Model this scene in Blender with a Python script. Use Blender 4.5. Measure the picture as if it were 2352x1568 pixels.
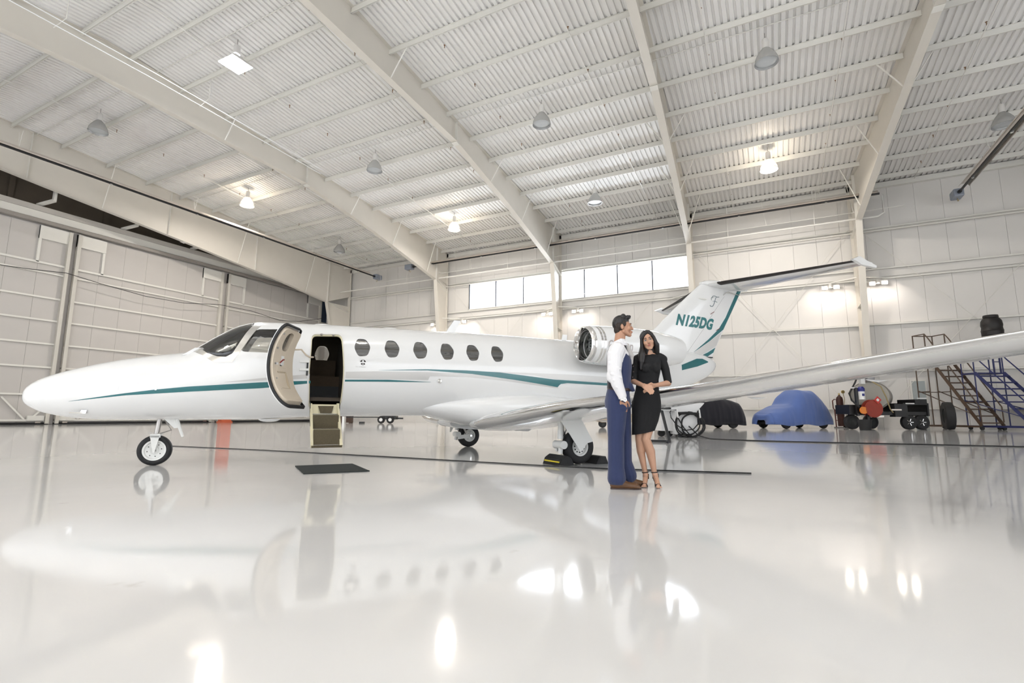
import bpy, bmesh, math, random
from math import sin, cos, pi, radians, sqrt, atan2
from mathutils import Vector, Matrix
random.seed(7)
for o in list(bpy.data.objects): bpy.data.objects.remove(o)
SC = bpy.context.scene
COL = SC.collection
# ---------------------------------------------------------------- camera (crouching photographer, 17.9 mm lens)
CAMH = 0.78
pitch, roll, yaw = 0.143641, 0.003491, 0.469494
F0 = Vector((-sin(yaw), cos(yaw), 0)); R0 = Vector((cos(yaw), sin(yaw), 0)); U0 = Vector((0, 0, 1))
Fv = cos(pitch)*F0 + sin(pitch)*U0; Uv = -sin(pitch)*F0 + cos(pitch)*U0
Rr = cos(roll)*R0 + sin(roll)*Uv; Ur = -sin(roll)*R0 + cos(roll)*Uv
cam_d = bpy.data.cameras.new('camera'); cam = bpy.data.objects.new('camera', cam_d); COL.objects.link(cam)
cam.matrix_world = Matrix(((Rr.x, Ur.x, -Fv.x, 0), (Rr.y, Ur.y, -Fv.y, 0), (Rr.z, Ur.z, -Fv.z, CAMH), (0, 0, 0, 1)))
cam_d.sensor_fit = 'HORIZONTAL'; cam_d.sensor_width = 36; cam_d.lens = 1166.9/2352*36; cam_d.clip_start = .05; cam_d.clip_end = 400
SC.camera = cam
# ---------------------------------------------------------------- world, lights, exposure
w = bpy.data.worlds.new('sky'); SC.world = w; w.use_nodes = True
nt = w.node_tree; bgn = nt.nodes['Background']
tc = nt.nodes.new('ShaderNodeTexCoord'); sx = nt.nodes.new('ShaderNodeSeparateXYZ'); cr = nt.nodes.new('ShaderNodeValToRGB')
nt.links.new(tc.outputs['Generated'], sx.inputs[0]); nt.links.new(sx.outputs['Z'], cr.inputs[0]); nt.links.new(cr.outputs[0], bgn.inputs[0])
cr.color_ramp.elements[0].position = 0.0; cr.color_ramp.elements[0].color = (.80, .82, .84, 1)
cr.color_ramp.elements[1].position = .7; cr.color_ramp.elements[1].color = (.72, .80, .95, 1)
WORLD = 1.3
bgn.inputs[1].default_value = WORLD
vs = SC.view_settings; vs.view_transform = 'Standard'; vs.look = 'None'; vs.gamma = 1; vs.exposure = 1.27; vs.use_curve_mapping = False
SC.cycles.max_bounces = 5; SC.cycles.diffuse_bounces = 3; SC.cycles.use_adaptive_sampling = True; SC.cycles.adaptive_threshold = .08; SC.cycles.adaptive_min_samples = 16; SC.cycles.glossy_bounces = 4; SC.cycles.transmission_bounces = 6
SC.cycles.transparent_max_bounces = 8; SC.cycles.sample_clamp_indirect = 6; SC.cycles.caustics_reflective = False; SC.cycles.caustics_refractive = False
try:
    SC.cycles.use_denoising = True
except Exception: pass
def area(name, loc, rot, sx_, sy_, power, col=(1, 1, 1), portal=False):
    d = bpy.data.lights.new(name, 'AREA'); d.shape = 'RECTANGLE'; d.size = sx_; d.size_y = sy_; d.energy = power; d.color = col
    if portal: d.cycles.is_portal = True
    o = bpy.data.objects.new(name, d); COL.objects.link(o); o.location = loc; o.rotation_euler = rot; return o
LAMP_ON = {(-36.9, -5.8): .4, (-23.5, -5.8): .9, (-10.9, -5.8): 1, (.8, -5.8): .9, (12.3, -5.8): .35, (-36.9, -16.0): .4, (-23.5, -16.0): 1, (-10.9, -16.0): 1.2, (.8, -16.0): 1, (12.3, -16.0): .5, (.8, 4.6): .35}  # lit levels of the unseen lamps added as fill
# unseen fill light added at made-up openings behind the photographer and on the right
LIGHT_BACK = area('door_daylight', (-8, -18.6, 6.4), (radians(90), 0, radians(180)), 60, 12.4, 850, (1, .985, .96))
LIGHT_WIN = area('window_daylight', (-16.1, 43.6, 12.67), (radians(-90), 0, 0), 20.8, 2.6, 1500, (.90, .95, 1))
LIGHT_RIGHT = area('side_door_daylight', (30.3, 4, 6.4), (radians(90), 0, radians(90)), 34, 12.4, 100, (1, .98, .95))
LAMPW = 460      # watts of each added unseen lamp over and behind the photographer
# ---------------------------------------------------------------- helpers
def tag(o, label=None, cat=None, group=None, kind=None):
    if label: o['label'] = label
    if cat: o['category'] = cat
    if group: o['group'] = group
    if kind: o['kind'] = kind
    return o
def empty(name, loc=(0, 0, 0), rz=0, parent=None):
    o = bpy.data.objects.new(name, None); COL.objects.link(o); o.location = loc; o.rotation_euler = (0, 0, rz); o.empty_display_size = .2
    if parent: o.parent = parent
    return o
def thing(name, label, cat, loc=(0, 0, 0), rz=0, group=None): return tag(empty(name, loc, rz), label, cat, group)
MATS = {}
def mat(name, col, rough=.5, metal=0, spec=.5, noise=0, nscale=6, bump=0, bscale=40, coat=0, emit=None, estr=0, sheen=0, trans=0):
    if name in MATS: return MATS[name]
    m = bpy.data.materials.new(name); m.use_nodes = True; t = m.node_tree; b = t.nodes['Principled BSDF']
    c = (*col, 1); b.inputs['Base Color'].default_value = c; b.inputs['Roughness'].default_value = rough; b.inputs['Metallic'].default_value = metal
    b.inputs['Specular IOR Level'].default_value = spec; b.inputs['Coat Weight'].default_value = coat
    if coat: b.inputs['Coat Roughness'].default_value = .03
    if sheen: b.inputs['Sheen Weight'].default_value = sheen
    if emit: b.inputs['Emission Color'].default_value = (*emit, 1); b.inputs['Emission Strength'].default_value = estr
    if noise or bump:
        co = t.nodes.new('ShaderNodeTexCoord'); n = t.nodes.new('ShaderNodeTexNoise'); n.inputs['Scale'].default_value = nscale; n.inputs['Detail'].default_value = 4
        t.links.new(co.outputs['Object'], n.inputs['Vector'])
        if noise:
            mx = t.nodes.new('ShaderNodeMix'); mx.data_type = 'RGBA'; mx.inputs[6].default_value = tuple(max(0, v*(1-noise)) for v in col)+(1,)
            mx.inputs[7].default_value = tuple(min(1, v*(1+noise*.6)) for v in col)+(1,)
            t.links.new(n.outputs['Fac'], mx.inputs[0]); t.links.new(mx.outputs[2], b.inputs['Base Color'])
        if bump:
            n2 = t.nodes.new('ShaderNodeTexNoise'); n2.inputs['Scale'].default_value = bscale; n2.inputs['Detail'].default_value = 3
            t.links.new(co.outputs['Object'], n2.inputs['Vector'])
            bp = t.nodes.new('ShaderNodeBump'); bp.inputs['Strength'].default_value = bump; bp.inputs['Distance'].default_value = .02
            t.links.new(n2.outputs['Fac'], bp.inputs['Height']); t.links.new(bp.outputs['Normal'], b.inputs['Normal'])
    MATS[name] = m; return m
def glass(name, tint, refl=.25, rough=.02):
    if name in MATS: return MATS[name]
    m = bpy.data.materials.new(name); m.use_nodes = True; t = m.node_tree; t.nodes.clear()
    o = t.nodes.new('ShaderNodeOutputMaterial'); tr = t.nodes.new('ShaderNodeBsdfTransparent'); tr.inputs[0].default_value = (*tint, 1)
    g = t.nodes.new('ShaderNodeBsdfGlossy'); g.inputs['Roughness'].default_value = rough; g.inputs[0].default_value = (1, 1, 1, 1)
    fr = t.nodes.new('ShaderNodeFresnel'); fr.inputs[0].default_value = 1.5
    ma = t.nodes.new('ShaderNodeMath'); ma.operation = 'MULTIPLY_ADD'; ma.inputs[1].default_value = 1.0; ma.inputs[2].default_value = refl*.3
    t.links.new(fr.outputs[0], ma.inputs[0])
    mx = t.nodes.new('ShaderNodeMixShader'); t.links.new(ma.outputs[0], mx.inputs[0]); t.links.new(tr.outputs[0], mx.inputs[1]); t.links.new(g.outputs[0], mx.inputs[2])
    t.links.new(mx.outputs[0], o.inputs[0]); MATS[name] = m; return m
class MB:
    """collects polygons; build() links them as one mesh object"""
    def __init__(s): s.v = []; s.f = []
    def add(s, vs, fs):
        n = len(s.v); s.v += [tuple(v) for v in vs]; s.f += [tuple(i+n for i in f) for f in fs]; return s
    def box(s, a, b):
        x0, y0, z0 = a; x1, y1, z1 = b
        return s.add([(x0, y0, z0), (x1, y0, z0), (x1, y1, z0), (x0, y1, z0), (x0, y0, z1), (x1, y0, z1), (x1, y1, z1), (x0, y1, z1)],
                     [(0, 3, 2, 1), (4, 5, 6, 7), (0, 1, 5, 4), (1, 2, 6, 5), (2, 3, 7, 6), (3, 0, 4, 7)])
    def cbox(s, c, d): return s.box([c[i]-d[i]/2 for i in range(3)], [c[i]+d[i]/2 for i in range(3)])
    def beam(s, p, q, w, h, up=(0, 0, 1)):
        p = Vector(p); q = Vector(q); d = (q-p).normalized(); u = Vector(up)
        if abs(d.dot(u)) > .99: u = Vector((1, 0, 0))
        r = d.cross(u).normalized(); u = r.cross(d)
        vs = [e+r*a*w/2+u*b*h/2 for e in (p, q) for a, b in ((-1, -1), (1, -1), (1, 1), (-1, 1))]
        return s.add(vs, [(0, 1, 2, 3), (7, 6, 5, 4), (0, 4, 5, 1), (1, 5, 6, 2), (2, 6, 7, 3), (3, 7, 4, 0)])
    def rings(s, rs, cap=True, closed=True):
        n = len(rs[0]); vs = [v for r in rs for v in r]; fs = []
        for i in range(len(rs)-1):
            for j in range(n if closed else n-1):
                k = (j+1) % n; fs.append((i*n+j, i*n+k, (i+1)*n+k, (i+1)*n+j))
        if cap: fs += [tuple(range(n))[::-1], tuple((len(rs)-1)*n+i for i in range(n))]
        return s.add(vs, fs)
    def tube(s, pts, r, n=8, cap=True):
        pts = [Vector(p) for p in pts]; rs = []; up = None
        R = r if isinstance(r, (list, tuple)) else [r]*len(pts)
        for i, p in enumerate(pts):
            d = (pts[min(i+1, len(pts)-1)]-pts[max(i-1, 0)]).normalized()
            if up is None: up = Vector((0, 0, 1)) if abs(d.z) < .9 else Vector((1, 0, 0))
            a = d.cross(up)
            if a.length < 1e-4: a = d.cross(Vector((0, 1, .3)))
            a.normalize(); b = d.cross(a).normalized(); up = -b if False else up
            rs.append([p+(a*cos(2*pi*k/n)+b*sin(2*pi*k/n))*R[i] for k in range(n)])
        return s.rings(rs, cap)
    def lathe(s, prof, c=(0, 0, 0), ax='z', n=24, cap=True):
        rs = []
        for (r, h) in prof:
            ring = []
            for k in range(n):
                a = 2*pi*k/n; x, y = r*cos(a), r*sin(a)
                q = {'z': (x, y, h), 'y': (x, h, y), 'x': (h, x, y)}[ax]
                ring.append((q[0]+c[0], q[1]+c[1], q[2]+c[2]))
            rs.append(ring)
        return s.rings(rs, cap)
    def prism(s, poly, d0, d1, f):
        """poly of 2D points; f(u,v,d) -> 3D"""
        n = len(poly); vs = [f(u, v, d0) for u, v in poly]+[f(u, v, d1) for u, v in poly]
        return s.add(vs, [tuple(range(n))[::-1], tuple(range(n, 2*n))]+[(i, (i+1) % n, n+(i+1) % n, n+i) for i in range(n)])
    def mesh(s, name, m=None, smooth=False, recalc=True, angle=35):
        me = bpy.data.meshes.new(name); me.from_pydata(s.v, [], s.f); 
        if recalc:
            bm = bmesh.new(); bm.from_mesh(me); bmesh.ops.recalc_face_normals(bm, faces=bm.faces); bm.to_mesh(me); bm.free()
        if m: me.materials.append(m)
        if smooth:
            me.polygons.foreach_set('use_smooth', [True]*len(me.polygons))
            try: me.set_sharp_from_angle(angle=radians(angle))
            except Exception: pass
        me.update(); return me
    def build(s, name, m=None, parent=None, smooth=False, recalc=True, angle=35, loc=None):
        o = bpy.data.objects.new(name, s.mesh(name, m, smooth, recalc, angle)); COL.objects.link(o)
        if parent: o.parent = parent
        if loc: o.location = loc
        return o
def inst(name, me, parent=None, loc=(0, 0, 0), rot=(0, 0, 0), sc=(1, 1, 1)):
    o = bpy.data.objects.new(name, me); COL.objects.link(o); o.location = loc; o.rotation_euler = rot; o.scale = sc
    if parent: o.parent = parent
    return o
def copy_tree(o, parent=None):
    c = o.copy(); COL.objects.link(c); c.parent = parent
    for ch in list(o.children): copy_tree(ch, c)
    return c
def lerp(t, pts):
    if t <= pts[0][0]: return pts[0][1]
    for (a, va), (b, vb) in zip(pts, pts[1:]):
        if t <= b: return va+(vb-va)*(t-a)/(b-a)
    return pts[-1][1]
# ================================================================ hangar
cream = mat('cream_paint', (.74, .70, .63), .45, noise=.04, nscale=1.5)
creamL = mat('pale_steel_paint', (.83, .81, .755), .45, noise=.03, nscale=2)
deck = mat('roof_deck_white', (.90, .885, .86), .5, noise=.03, nscale=1)
wallm = mat('wall_panel_paint', (.77, .745, .71), .5, noise=.035, nscale=.8)
doorm = mat('door_panel_paint', (.60, .57, .54), .5, noise=.04, nscale=.8)
shadowm = mat('gable_insulation_brown', (.16, .13, .10), .9, noise=.15, nscale=1)  # dark brown carries the shade of the unlit space above the header
blackm = mat('black_steel', (.012, .012, .013), .4)
dkgrey = mat('dark_track', (.05, .045, .04), .5)  # near-black shade colour for the rib cavities
alum = mat('aluminium_reflector', (.78, .72, .66), .28, metal=.9)
greybox = mat('grey_enamel', (.28, .31, .37), .4)
def floor_mat():
    m = bpy.data.materials.new('white_epoxy_floor'); m.use_nodes = True; t = m.node_tree; b = t.nodes['Principled BSDF']
    b.inputs['Roughness'].default_value = .07; b.inputs['IOR'].default_value = 1.5; b.inputs['Specular IOR Level'].default_value = .62
    co = t.nodes.new('ShaderNodeTexCoord'); n = t.nodes.new('ShaderNodeTexNoise'); n.inputs['Scale'].default_value = .35; n.inputs['Detail'].default_value = 5
    t.links.new(co.outputs['Object'], n.inputs[0]); r = t.nodes.new('ShaderNodeValToRGB'); t.links.new(n.outputs['Fac'], r.inputs[0])
    r.color_ramp.elements[0].position = .3; r.color_ramp.elements[0].color = (.77, .765, .75, 1)
    r.color_ramp.elements[1].position = .7; r.color_ramp.elements[1].color = (.83, .82, .805, 1)
    # sparse scuff marks
    v = t.nodes.new('ShaderNodeTexNoise'); v.inputs['Scale'].default_value = 3.1; v.inputs['Detail'].default_value = 8; t.links.new(co.outputs['Object'], v.inputs[0])
    r2 = t.nodes.new('ShaderNodeValToRGB'); t.links.new(v.outputs['Fac'], r2.inputs[0]); r2.color_ramp.elements[0].position = .70; r2.color_ramp.elements[0].color = (1, 1, 1, 1)
    r2.color_ramp.elements[1].position = .80; r2.color_ramp.elements[1].color = (.82, .80, .78, 1)
    mx = t.nodes.new('ShaderNodeMix'); mx.data_type = 'RGBA'; mx.blend_type = 'MULTIPLY'; mx.inputs[0].default_value = 1
    t.links.new(r.outputs[0], mx.inputs[6]); t.links.new(r2.outputs[0], mx.inputs[7]); t.links.new(mx.outputs[2], b.inputs['Base Color'])
    n2 = t.nodes.new('ShaderNodeTexNoise'); n2.inputs['Scale'].default_value = 1.3; n2.inputs['Detail'].default_value = 2; t.links.new(co.outputs['Object'], n2.inputs[0])
    bp = t.nodes.new('ShaderNodeBump'); bp.inputs['Strength'].default_value = .05; bp.inputs['Distance'].default_value = .02
    t.links.new(n2.outputs['Fac'], bp.inputs['Height']); t.links.new(bp.outputs['Normal'], b.inputs['Normal'])
    return m
XL, XR, YB, YF, YR = -46.5, 31.0, -19.0, 43.0, 12.0
def zroof(y): return 17.45+.09*(43-y) if y >= YR else 17.45+.09*(y-YB)
ZR = zroof(YR)
fl = MB().box((XL-3, YB-6, -.3), (XR+6, YF+.4, 0)).build('floor', floor_mat()); tag(fl, kind='structure')
# ---- roof deck: corrugated sheet with raised ribs
ceil = tag(empty('ceiling'), kind='structure')
m = MB(); pitch_ = .305; prof = []
x = XL-2
while x < XR+.5:
    prof += [(x, 0), (x+.175, 0), (x+.20, .075), (x+.28, .075)]; x += pitch_
prof.append((x, 0))
for ya, yb in ((YF+.3, YR), (YR, YB-.3)):
    za = 17.45+.09*(43-ya) if ya > YR else ZR; zb = zroof(YR) if yb == YR else 17.45-.027
    n = len(prof); vs_ = [(px, ya, za+pz) for px, pz in prof]+[(px, yb, zb+pz) for px, pz in prof]
    m.add(vs_, [(i, i+1, n+i+1, n+i) for i in range(n-1)])
m.build('roof_deck', deck, ceil, recalc=False)
PUR = [41.72, 39.25, 36.72, 34.25, 31.8, 29.22, 26.6, 23.88, 21.3, 18.55, 15.8, 13.1]
PUR = PUR+[24-y for y in PUR]
# frames: x at far wall + fan-out b per metre towards the camera
FR = [(-42.8, -.06), (-29.35, -.028), (-16.75, .004), (-5.15, .04), (6.05, .065), (18.2, .07), (30.6, 0)]
def fx(k, y): return FR[k][0]+FR[k][1]*(43-y)
E0 = XL-2
pur_mesh = {}
def purlin_mesh(L):
    L = round(L, 1)
    if L not in pur_mesh:
        m = MB(); m.box((0, -.006, -.30), (L, .006, 0)); m.box((0, -.055, -.30), (L, .055, -.285)); m.box((0, -.055, -.012), (L, .055, 0)); m.box((0, -.056, -.33), (L, -.047, -.28))
        pur_mesh[L] = m.mesh('purlin', creamL)
    return pur_mesh[L]
shade_strips = {}
for y in PUR:
    z = zroof(y)-.003
    xs = [E0]+[fx(k, y) for k in range(7)]
    for a, b in zip(xs, xs[1:]):
        if b-a < .3: continue
        o = inst('purlin', purlin_mesh(b-a), ceil, (a, y, z)); 
    # dark strip painting the shade inside the rib cavities over the purlin
    me = shade_strips.get('c')
    if me is None: me = shade_strips['c'] = MB().box((E0, -.03, .012), (XR, .03, .07)).mesh('closure_strip', dkgrey)
    inst('closure_strip', me, ceil, (0, y+.05, z))
# eave strut and ridge
MB().box((E0, 42.72, 17.05), (XR, 43.0, 17.42)).build('eave_strut', creamL, ceil)
# branch sprinkler pipes
pip = mat('white_pipe_paint', (.86, .84, .79), .4)
BR = [-38.1, -32.2, -25.0, -18.3, -13.7, -7.6, -1.75, 4.1, 9.8, 15.9]
for bx in BR:
    m = MB(); m.tube([(bx, 42.2, zroof(42.2)-.42), (bx, YR, ZR-.42), (bx, YB+1, zroof(YB+1)-.42)], .028, 6)
    o = m.build('sprinkler_pipe', pip, ceil, smooth=True)
hd = MB().tube([(0, 0, -.05), (0, 0, .13)], .02, 6).lathe([(.0, .14), (.05, .145), (.05, .15), (0, .155)], n=8).mesh('sprinkler_head', mat('brass_brown', (.30, .17, .09), .4, metal=.6))
for i, bx in enumerate(BR):
    for j in range(9):
        y = 40.3-3.0*j-(1.5 if i % 2 else 0)
        inst('sprinkler_head', hd, ceil, (bx, y, zroof(y)-.36))
# conduits beside the lamps
for y in (14.4, 24.75, 34.7):
    MB().tube([(XL, y, zroof(y)-.03), (XR-1, y, zroof(y)-.03)], .022, 6).build('conduit', creamL, ceil, smooth=True)
# ---- rigid frames
inner = [(12, 18.22), (18.6, 17.95), (24.85, 17.70), (32, 16.36), (38, 14.95), (40.75, 14.28)]
inner0 = [(12, 16.95), (15.3, 16.5), (24.4, 15.35), (34, 14.0), (39.4, 13.05)]
colin = [(42.25, 0), (41.75, 7), (40.85, 14.28)]
colin0 = [(41.9, 0), (41.3, 6), (39.55, 13.05)]
def frame(k, far=True):
    f = tag(empty('steel_frame', (0, 0, 0)), kind='structure')
    I = inner0 if k == 0 else inner; Cn = colin0 if k == 0 else colin
    hw = .20
    for side in (1, -1):
        Y = (lambda y: y) if side == 1 else (lambda y: 24-y)
        X = (lambda y: fx(k, y)) if side == 1 else (lambda y: fx(k, 12)-(fx(k, y)-fx(k, 12))*0)
        top = [(y, zroof(y)-.01) for y, _ in I]+[(42.72, zroof(42.72)-.01)]
        poly = [(y, z) for y, z in I]+[(Cn[-1][0], Cn[-1][1])]+[(42.72, 14.2), (42.72, zroof(42.72)-.01)]+[(y, z) for y, z in reversed(top[:-1])]
        MB().prism(poly, -.008, .008, lambda u, v, d: (X(u)+d, Y(u), v)).build('rafter_web', cream, f)
        m = MB()
        for (y0, z0), (y1, z1) in zip(I, I[1:]):
            m.prism([(y0, z0), (y1, z1), (y1, z1-.03), (y0, z0-.03)], -hw, hw, lambda u, v, d: (X(u)+d, Y(u), v))
        m.build('lower_flange', cream, f)
        m = MB(); y0, y1 = YR, 42.72
        m.prism([(y0, zroof(12)-.0), (y1, zroof(y1)), (y1, zroof(y1)-.025), (y0, zroof(12)-.025)], -hw, hw, lambda u, v, d: (X(u)+d, Y(u), v))
        m.build('upper_flange', cream, f)
        # column
        poly = [(y, z) for y, z in Cn]+[(42.72, Cn[-1][1]), (42.72, 0)]
        MB().prism(poly, -.008, .008, lambda u, v, d: (X(u)+d, Y(u), v)).build('column_web', cream, f)
        m = MB()
        for (y0, z0), (y1, z1) in zip(Cn, Cn[1:]): m.prism([(y0, z0), (y1, z1), (y1-.03, z1), (y0-.03, z0)], -hw, hw, lambda u, v, d: (X(u)+d, Y(u), v))
        m.build('column_flange', cream, f)
        m = MB().prism([(42.72, 0), (42.72, 17.4), (42.75, 17.4), (42.75, 0)], -hw, hw, lambda u, v, d: (X(u)+d, Y(u), v)); m.build('wall_flange', cream, f)
        # knee stiffeners
        st = [((Cn[-1][0], Cn[-1][1]), (42.72, Cn[-1][1]-.75)), ((Cn[-1][0], Cn[-1][1]), (Cn[-1][0]+.1, zroof(41)-.03)), ((Cn[-2][0], Cn[-2][1]+1.5), (42.72, Cn[-2][1]+1.4))]
        if k == 0: st += [((y, lerp(y, I)), (y, zroof(y)-.03)) for y in (14.2, 23.2, 31.0)]
        else: st += [((y, lerp(y, I)), (y, zroof(y)-.03)) for y in (24.85,)]
        for a, b in st:
            MB().prism([a, b, (b[0]+.02, b[1]+.02), (a[0]+.02, a[1]+.02)], -hw*.9, hw*.9, lambda u, v, d: (X(u)+d, Y(u), v)).build('stiffener', creamL, f)
        # splice plates at the kink
        ky, kz = I[2]
        MB().prism([(ky-.05, kz-.045), (ky+.25, kz-.10), (ky+.25, kz-.13), (ky-.05, kz-.075)], -hw, hw, lambda u, v, d: (X(u)+d, Y(u), v)).build('splice_plate', creamL, f)
        # flange braces up to the purlins
        for py in ((18.55, 29.22, 34.25, 39.25) if k else (18.55, 29.22, 36.72)):
            zz_ = lerp(py, I)
            for sg in ((1, -1) if k else (1,)):
                m = MB().tube([(X(py)+sg*hw*.8, Y(py), zz_), (X(py)+sg*(1.15 if k else 1.4), Y(py), zroof(py)-.27)], .035, 5); m.build('flange_brace', creamL, f)
    return f
for k in range(7): frame(k)
# ---- far wall: vertical panels with recessed joints
wf = tag(empty('wall_far'), kind='structure')
WX0, WX1, WZ0, WZ1 = -26.7, -5.45, 11.32, 14.02
mb_ = MB()
for (a, b, c, d) in ((XL-2, WX0, 0, 17.6), (WX1, XR+.3, 0, 17.6), (WX0, WX1, 0, WZ0), (WX0, WX1, WZ1, 17.6)): mb_.box((a, 43.09, c), (b, 43.14, d))
mb_.build('wall_sheet', wallm, wf)  # backing sheet added behind the panel joints against light leaks
xx = 9.86-1.53*38
while xx < XR:
    a, b = xx+.006, xx+1.53-.006
    segs = []
    if b <= WX0 or a >= WX1: segs = [(a, b, 0, 17.45)]
    else:
        segs = [(a, b, 0, WZ0-.02), (a, b, WZ1+.02, 17.45)]
        if a < WX0: segs.append((a, WX0-.02, WZ0-.02, WZ1+.02))
        if b > WX1: segs.append((WX1+.02, b, WZ0-.02, WZ1+.02))
    m = MB()
    for s_ in segs: m.box((s_[0], 43.02, s_[2]), (s_[1], 43.08, s_[3]))
    m.build('wall_panel', wallm, wf); xx += 1.53
GZ = [1.35, 3.9, 7.2, 10.45, 11.18, 14.16]
for z in GZ:
    m = MB().box((XL, 42.78, z-.01), (XR, 43.0, z+.01)); m.box((XL, 42.78, z-.11), (XR, 42.79, z)); m.box((XL, 42.98, z-.11), (XR, 43.0, z)); m.build('girt', creamL, wf)
# band boards between the sill girts, conduit runs
MB().box((XL, 42.96, 10.55), (XR, 43.0, 11.1)).build('sill_board', wallm, wf)
MB().tube([(XL+4, 42.6, 13.85), (XR, 42.6, 13.85)], .05, 6).build('wall_conduit', creamL, wf, smooth=True)
for (xa, xb) in ((-29.35, -16.75), (-16.75, -5.15), (-5.15, 6.05), (6.05, 18.2)):
    for (za, zb) in ((14.2, .4), (.4, 14.2)):
        MB().tube([(xa+.3, 42.7, za), (xb-.3, 42.7, zb)], .016, 5).build('brace_rod', creamL, wf)
for k in (1, 2, 3, 4, 5):   # girt struts fanning from the columns
    for sg in (1, -1):
        for z in (3.9, 10.45): MB().beam((FR[k][0]+sg*.15, 41.9 if z > 5 else 42.1, z), (FR[k][0]+sg*1.7, 42.85, z-.03), .07, .07).build('girt_strut', creamL, wf)
# windows
glz = glass('clear_window_glass', (.97, .98, 1), .05)
wi = tag(empty('window_1'), kind='structure')
ms = [WX0, -23.63, -20.6, -17.52, -14.47, -11.42, -8.39, WX1]
dkf = mat('black_window_frame', (.015, .015, .02), .4)
for i, x in enumerate(ms): MB().box((x-.045, 42.99, WZ0), (x+.045, 43.1, WZ1)).build('mullion', dkf, wi)
MB().box((WX0, 42.99, WZ1-.05), (WX1, 43.1, WZ1+.02)).build('window_head', dkf, wi)
MB().box((WX0, 42.97, WZ0-.04), (WX1, 43.1, WZ0+.02)).build('window_sill', creamL, wi)
for a, b in zip(ms, ms[1:]): MB().box((a+.045, 43.04, WZ0+.02), (b-.045, 43.055, WZ1-.05)).build('pane', glz, wi)
# personnel door on the far wall
dr = tag(empty('door_4'), kind='structure')
MB().box((8.45, 42.9, 0), (9.35, 43.0, 3.25)).build('door_frame', creamL, dr)
MB().box((8.55, 42.86, .02), (9.25, 42.93, 3.13)).build('door_leaf', mat('grey_green_door', (.42, .46, .46), .5, noise=.05), dr)
MB().tube([(8.63, 42.84, 1.45), (8.63, 42.8, 1.45), (8.73, 42.8, 1.45)], .02, 6).build('door_handle', alum, dr)
# ---- other walls (behind the photographer and to the right), with openings added to let fill light in
wb = tag(empty('wall_back'), kind='structure')
m = MB(); m.box((XL-2, YB-.1, 12.7), (XR+.3, YB, 17.6)); m.box((XL-2, YB-.1, 0), (-38.1, YB, 12.7)); m.box((22.1, YB-.1, 0), (XR+.3, YB, 12.7)); m.build('wall_sheet', wallm, wb)
wr = tag(empty('wall_right'), kind='structure')
m = MB(); m.prism([(YB, 12.7), (YF, 12.7), (YF, 17.5), (YR, ZR+.05), (YB, 17.5)], 0, .1, lambda u, v, d: (XR+d, u, v)); m.box((XR, 21.2, 0), (XR+.1, YF+.1, 12.7)); m.box((XR, YB, 0), (XR+.1, -13.2, 12.7)); m.build('wall_sheet', wallm, wr)
# ---- left side: sliding hangar doors hung under a header, gable wall above
wl = tag(empty('wall_left'), kind='structure')
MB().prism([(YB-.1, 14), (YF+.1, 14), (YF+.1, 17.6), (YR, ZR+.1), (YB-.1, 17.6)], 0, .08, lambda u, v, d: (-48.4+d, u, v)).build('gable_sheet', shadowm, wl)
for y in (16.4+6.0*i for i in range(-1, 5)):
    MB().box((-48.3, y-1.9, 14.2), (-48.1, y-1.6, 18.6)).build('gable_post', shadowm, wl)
m = MB().box((-47.0, YB, 14.72), (-46.35, YF, 15.62)); m.build('header_beam', creamL, wl)
MB().box((-46.35, YB, 15.25), (-46.22, YF, 15.62)).build('track_housing', mat('warm_grey_steel', (.55, .52, .48), .45), wl)
MB().box((-46.5, YB, 14.42), (-46.2, YF, 14.66)).build('door_track', mat('track_grey', (.34, .31, .28), .5), wl)
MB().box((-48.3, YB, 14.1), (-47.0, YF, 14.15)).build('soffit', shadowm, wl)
for y in (10.4, 16.1, 21.5, 27.1, 32.8, 38.3):     # bent hanger plates between frame and header
    m = MB().beam((-45.2, y, 17.3), (-45.2, y, 15.9), .16, .3); m.beam((-45.2, y, 15.95), (-46.5, y-.4, 15.72), .3, .12); m.build('track_hanger', creamL, wl)
MB().box((-46.80, YB, 0), (-46.75, 41.9, 14.5)).build('outer_sheet', doorm, wl)  # unseen sheet added behind the leaves to stop light leaking through gaps
doors = [(-7, 5.6), (5.75, 17.9), (18.25, 29.9), (30.4, 42.0)]
gz = [(11.6, .14), (10.91, .10), (9.1, .12), (7.46, .12), (5.76, .12), (4.07, .12), (2.11, .12), (.3, .14)]
lp = {}
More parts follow.
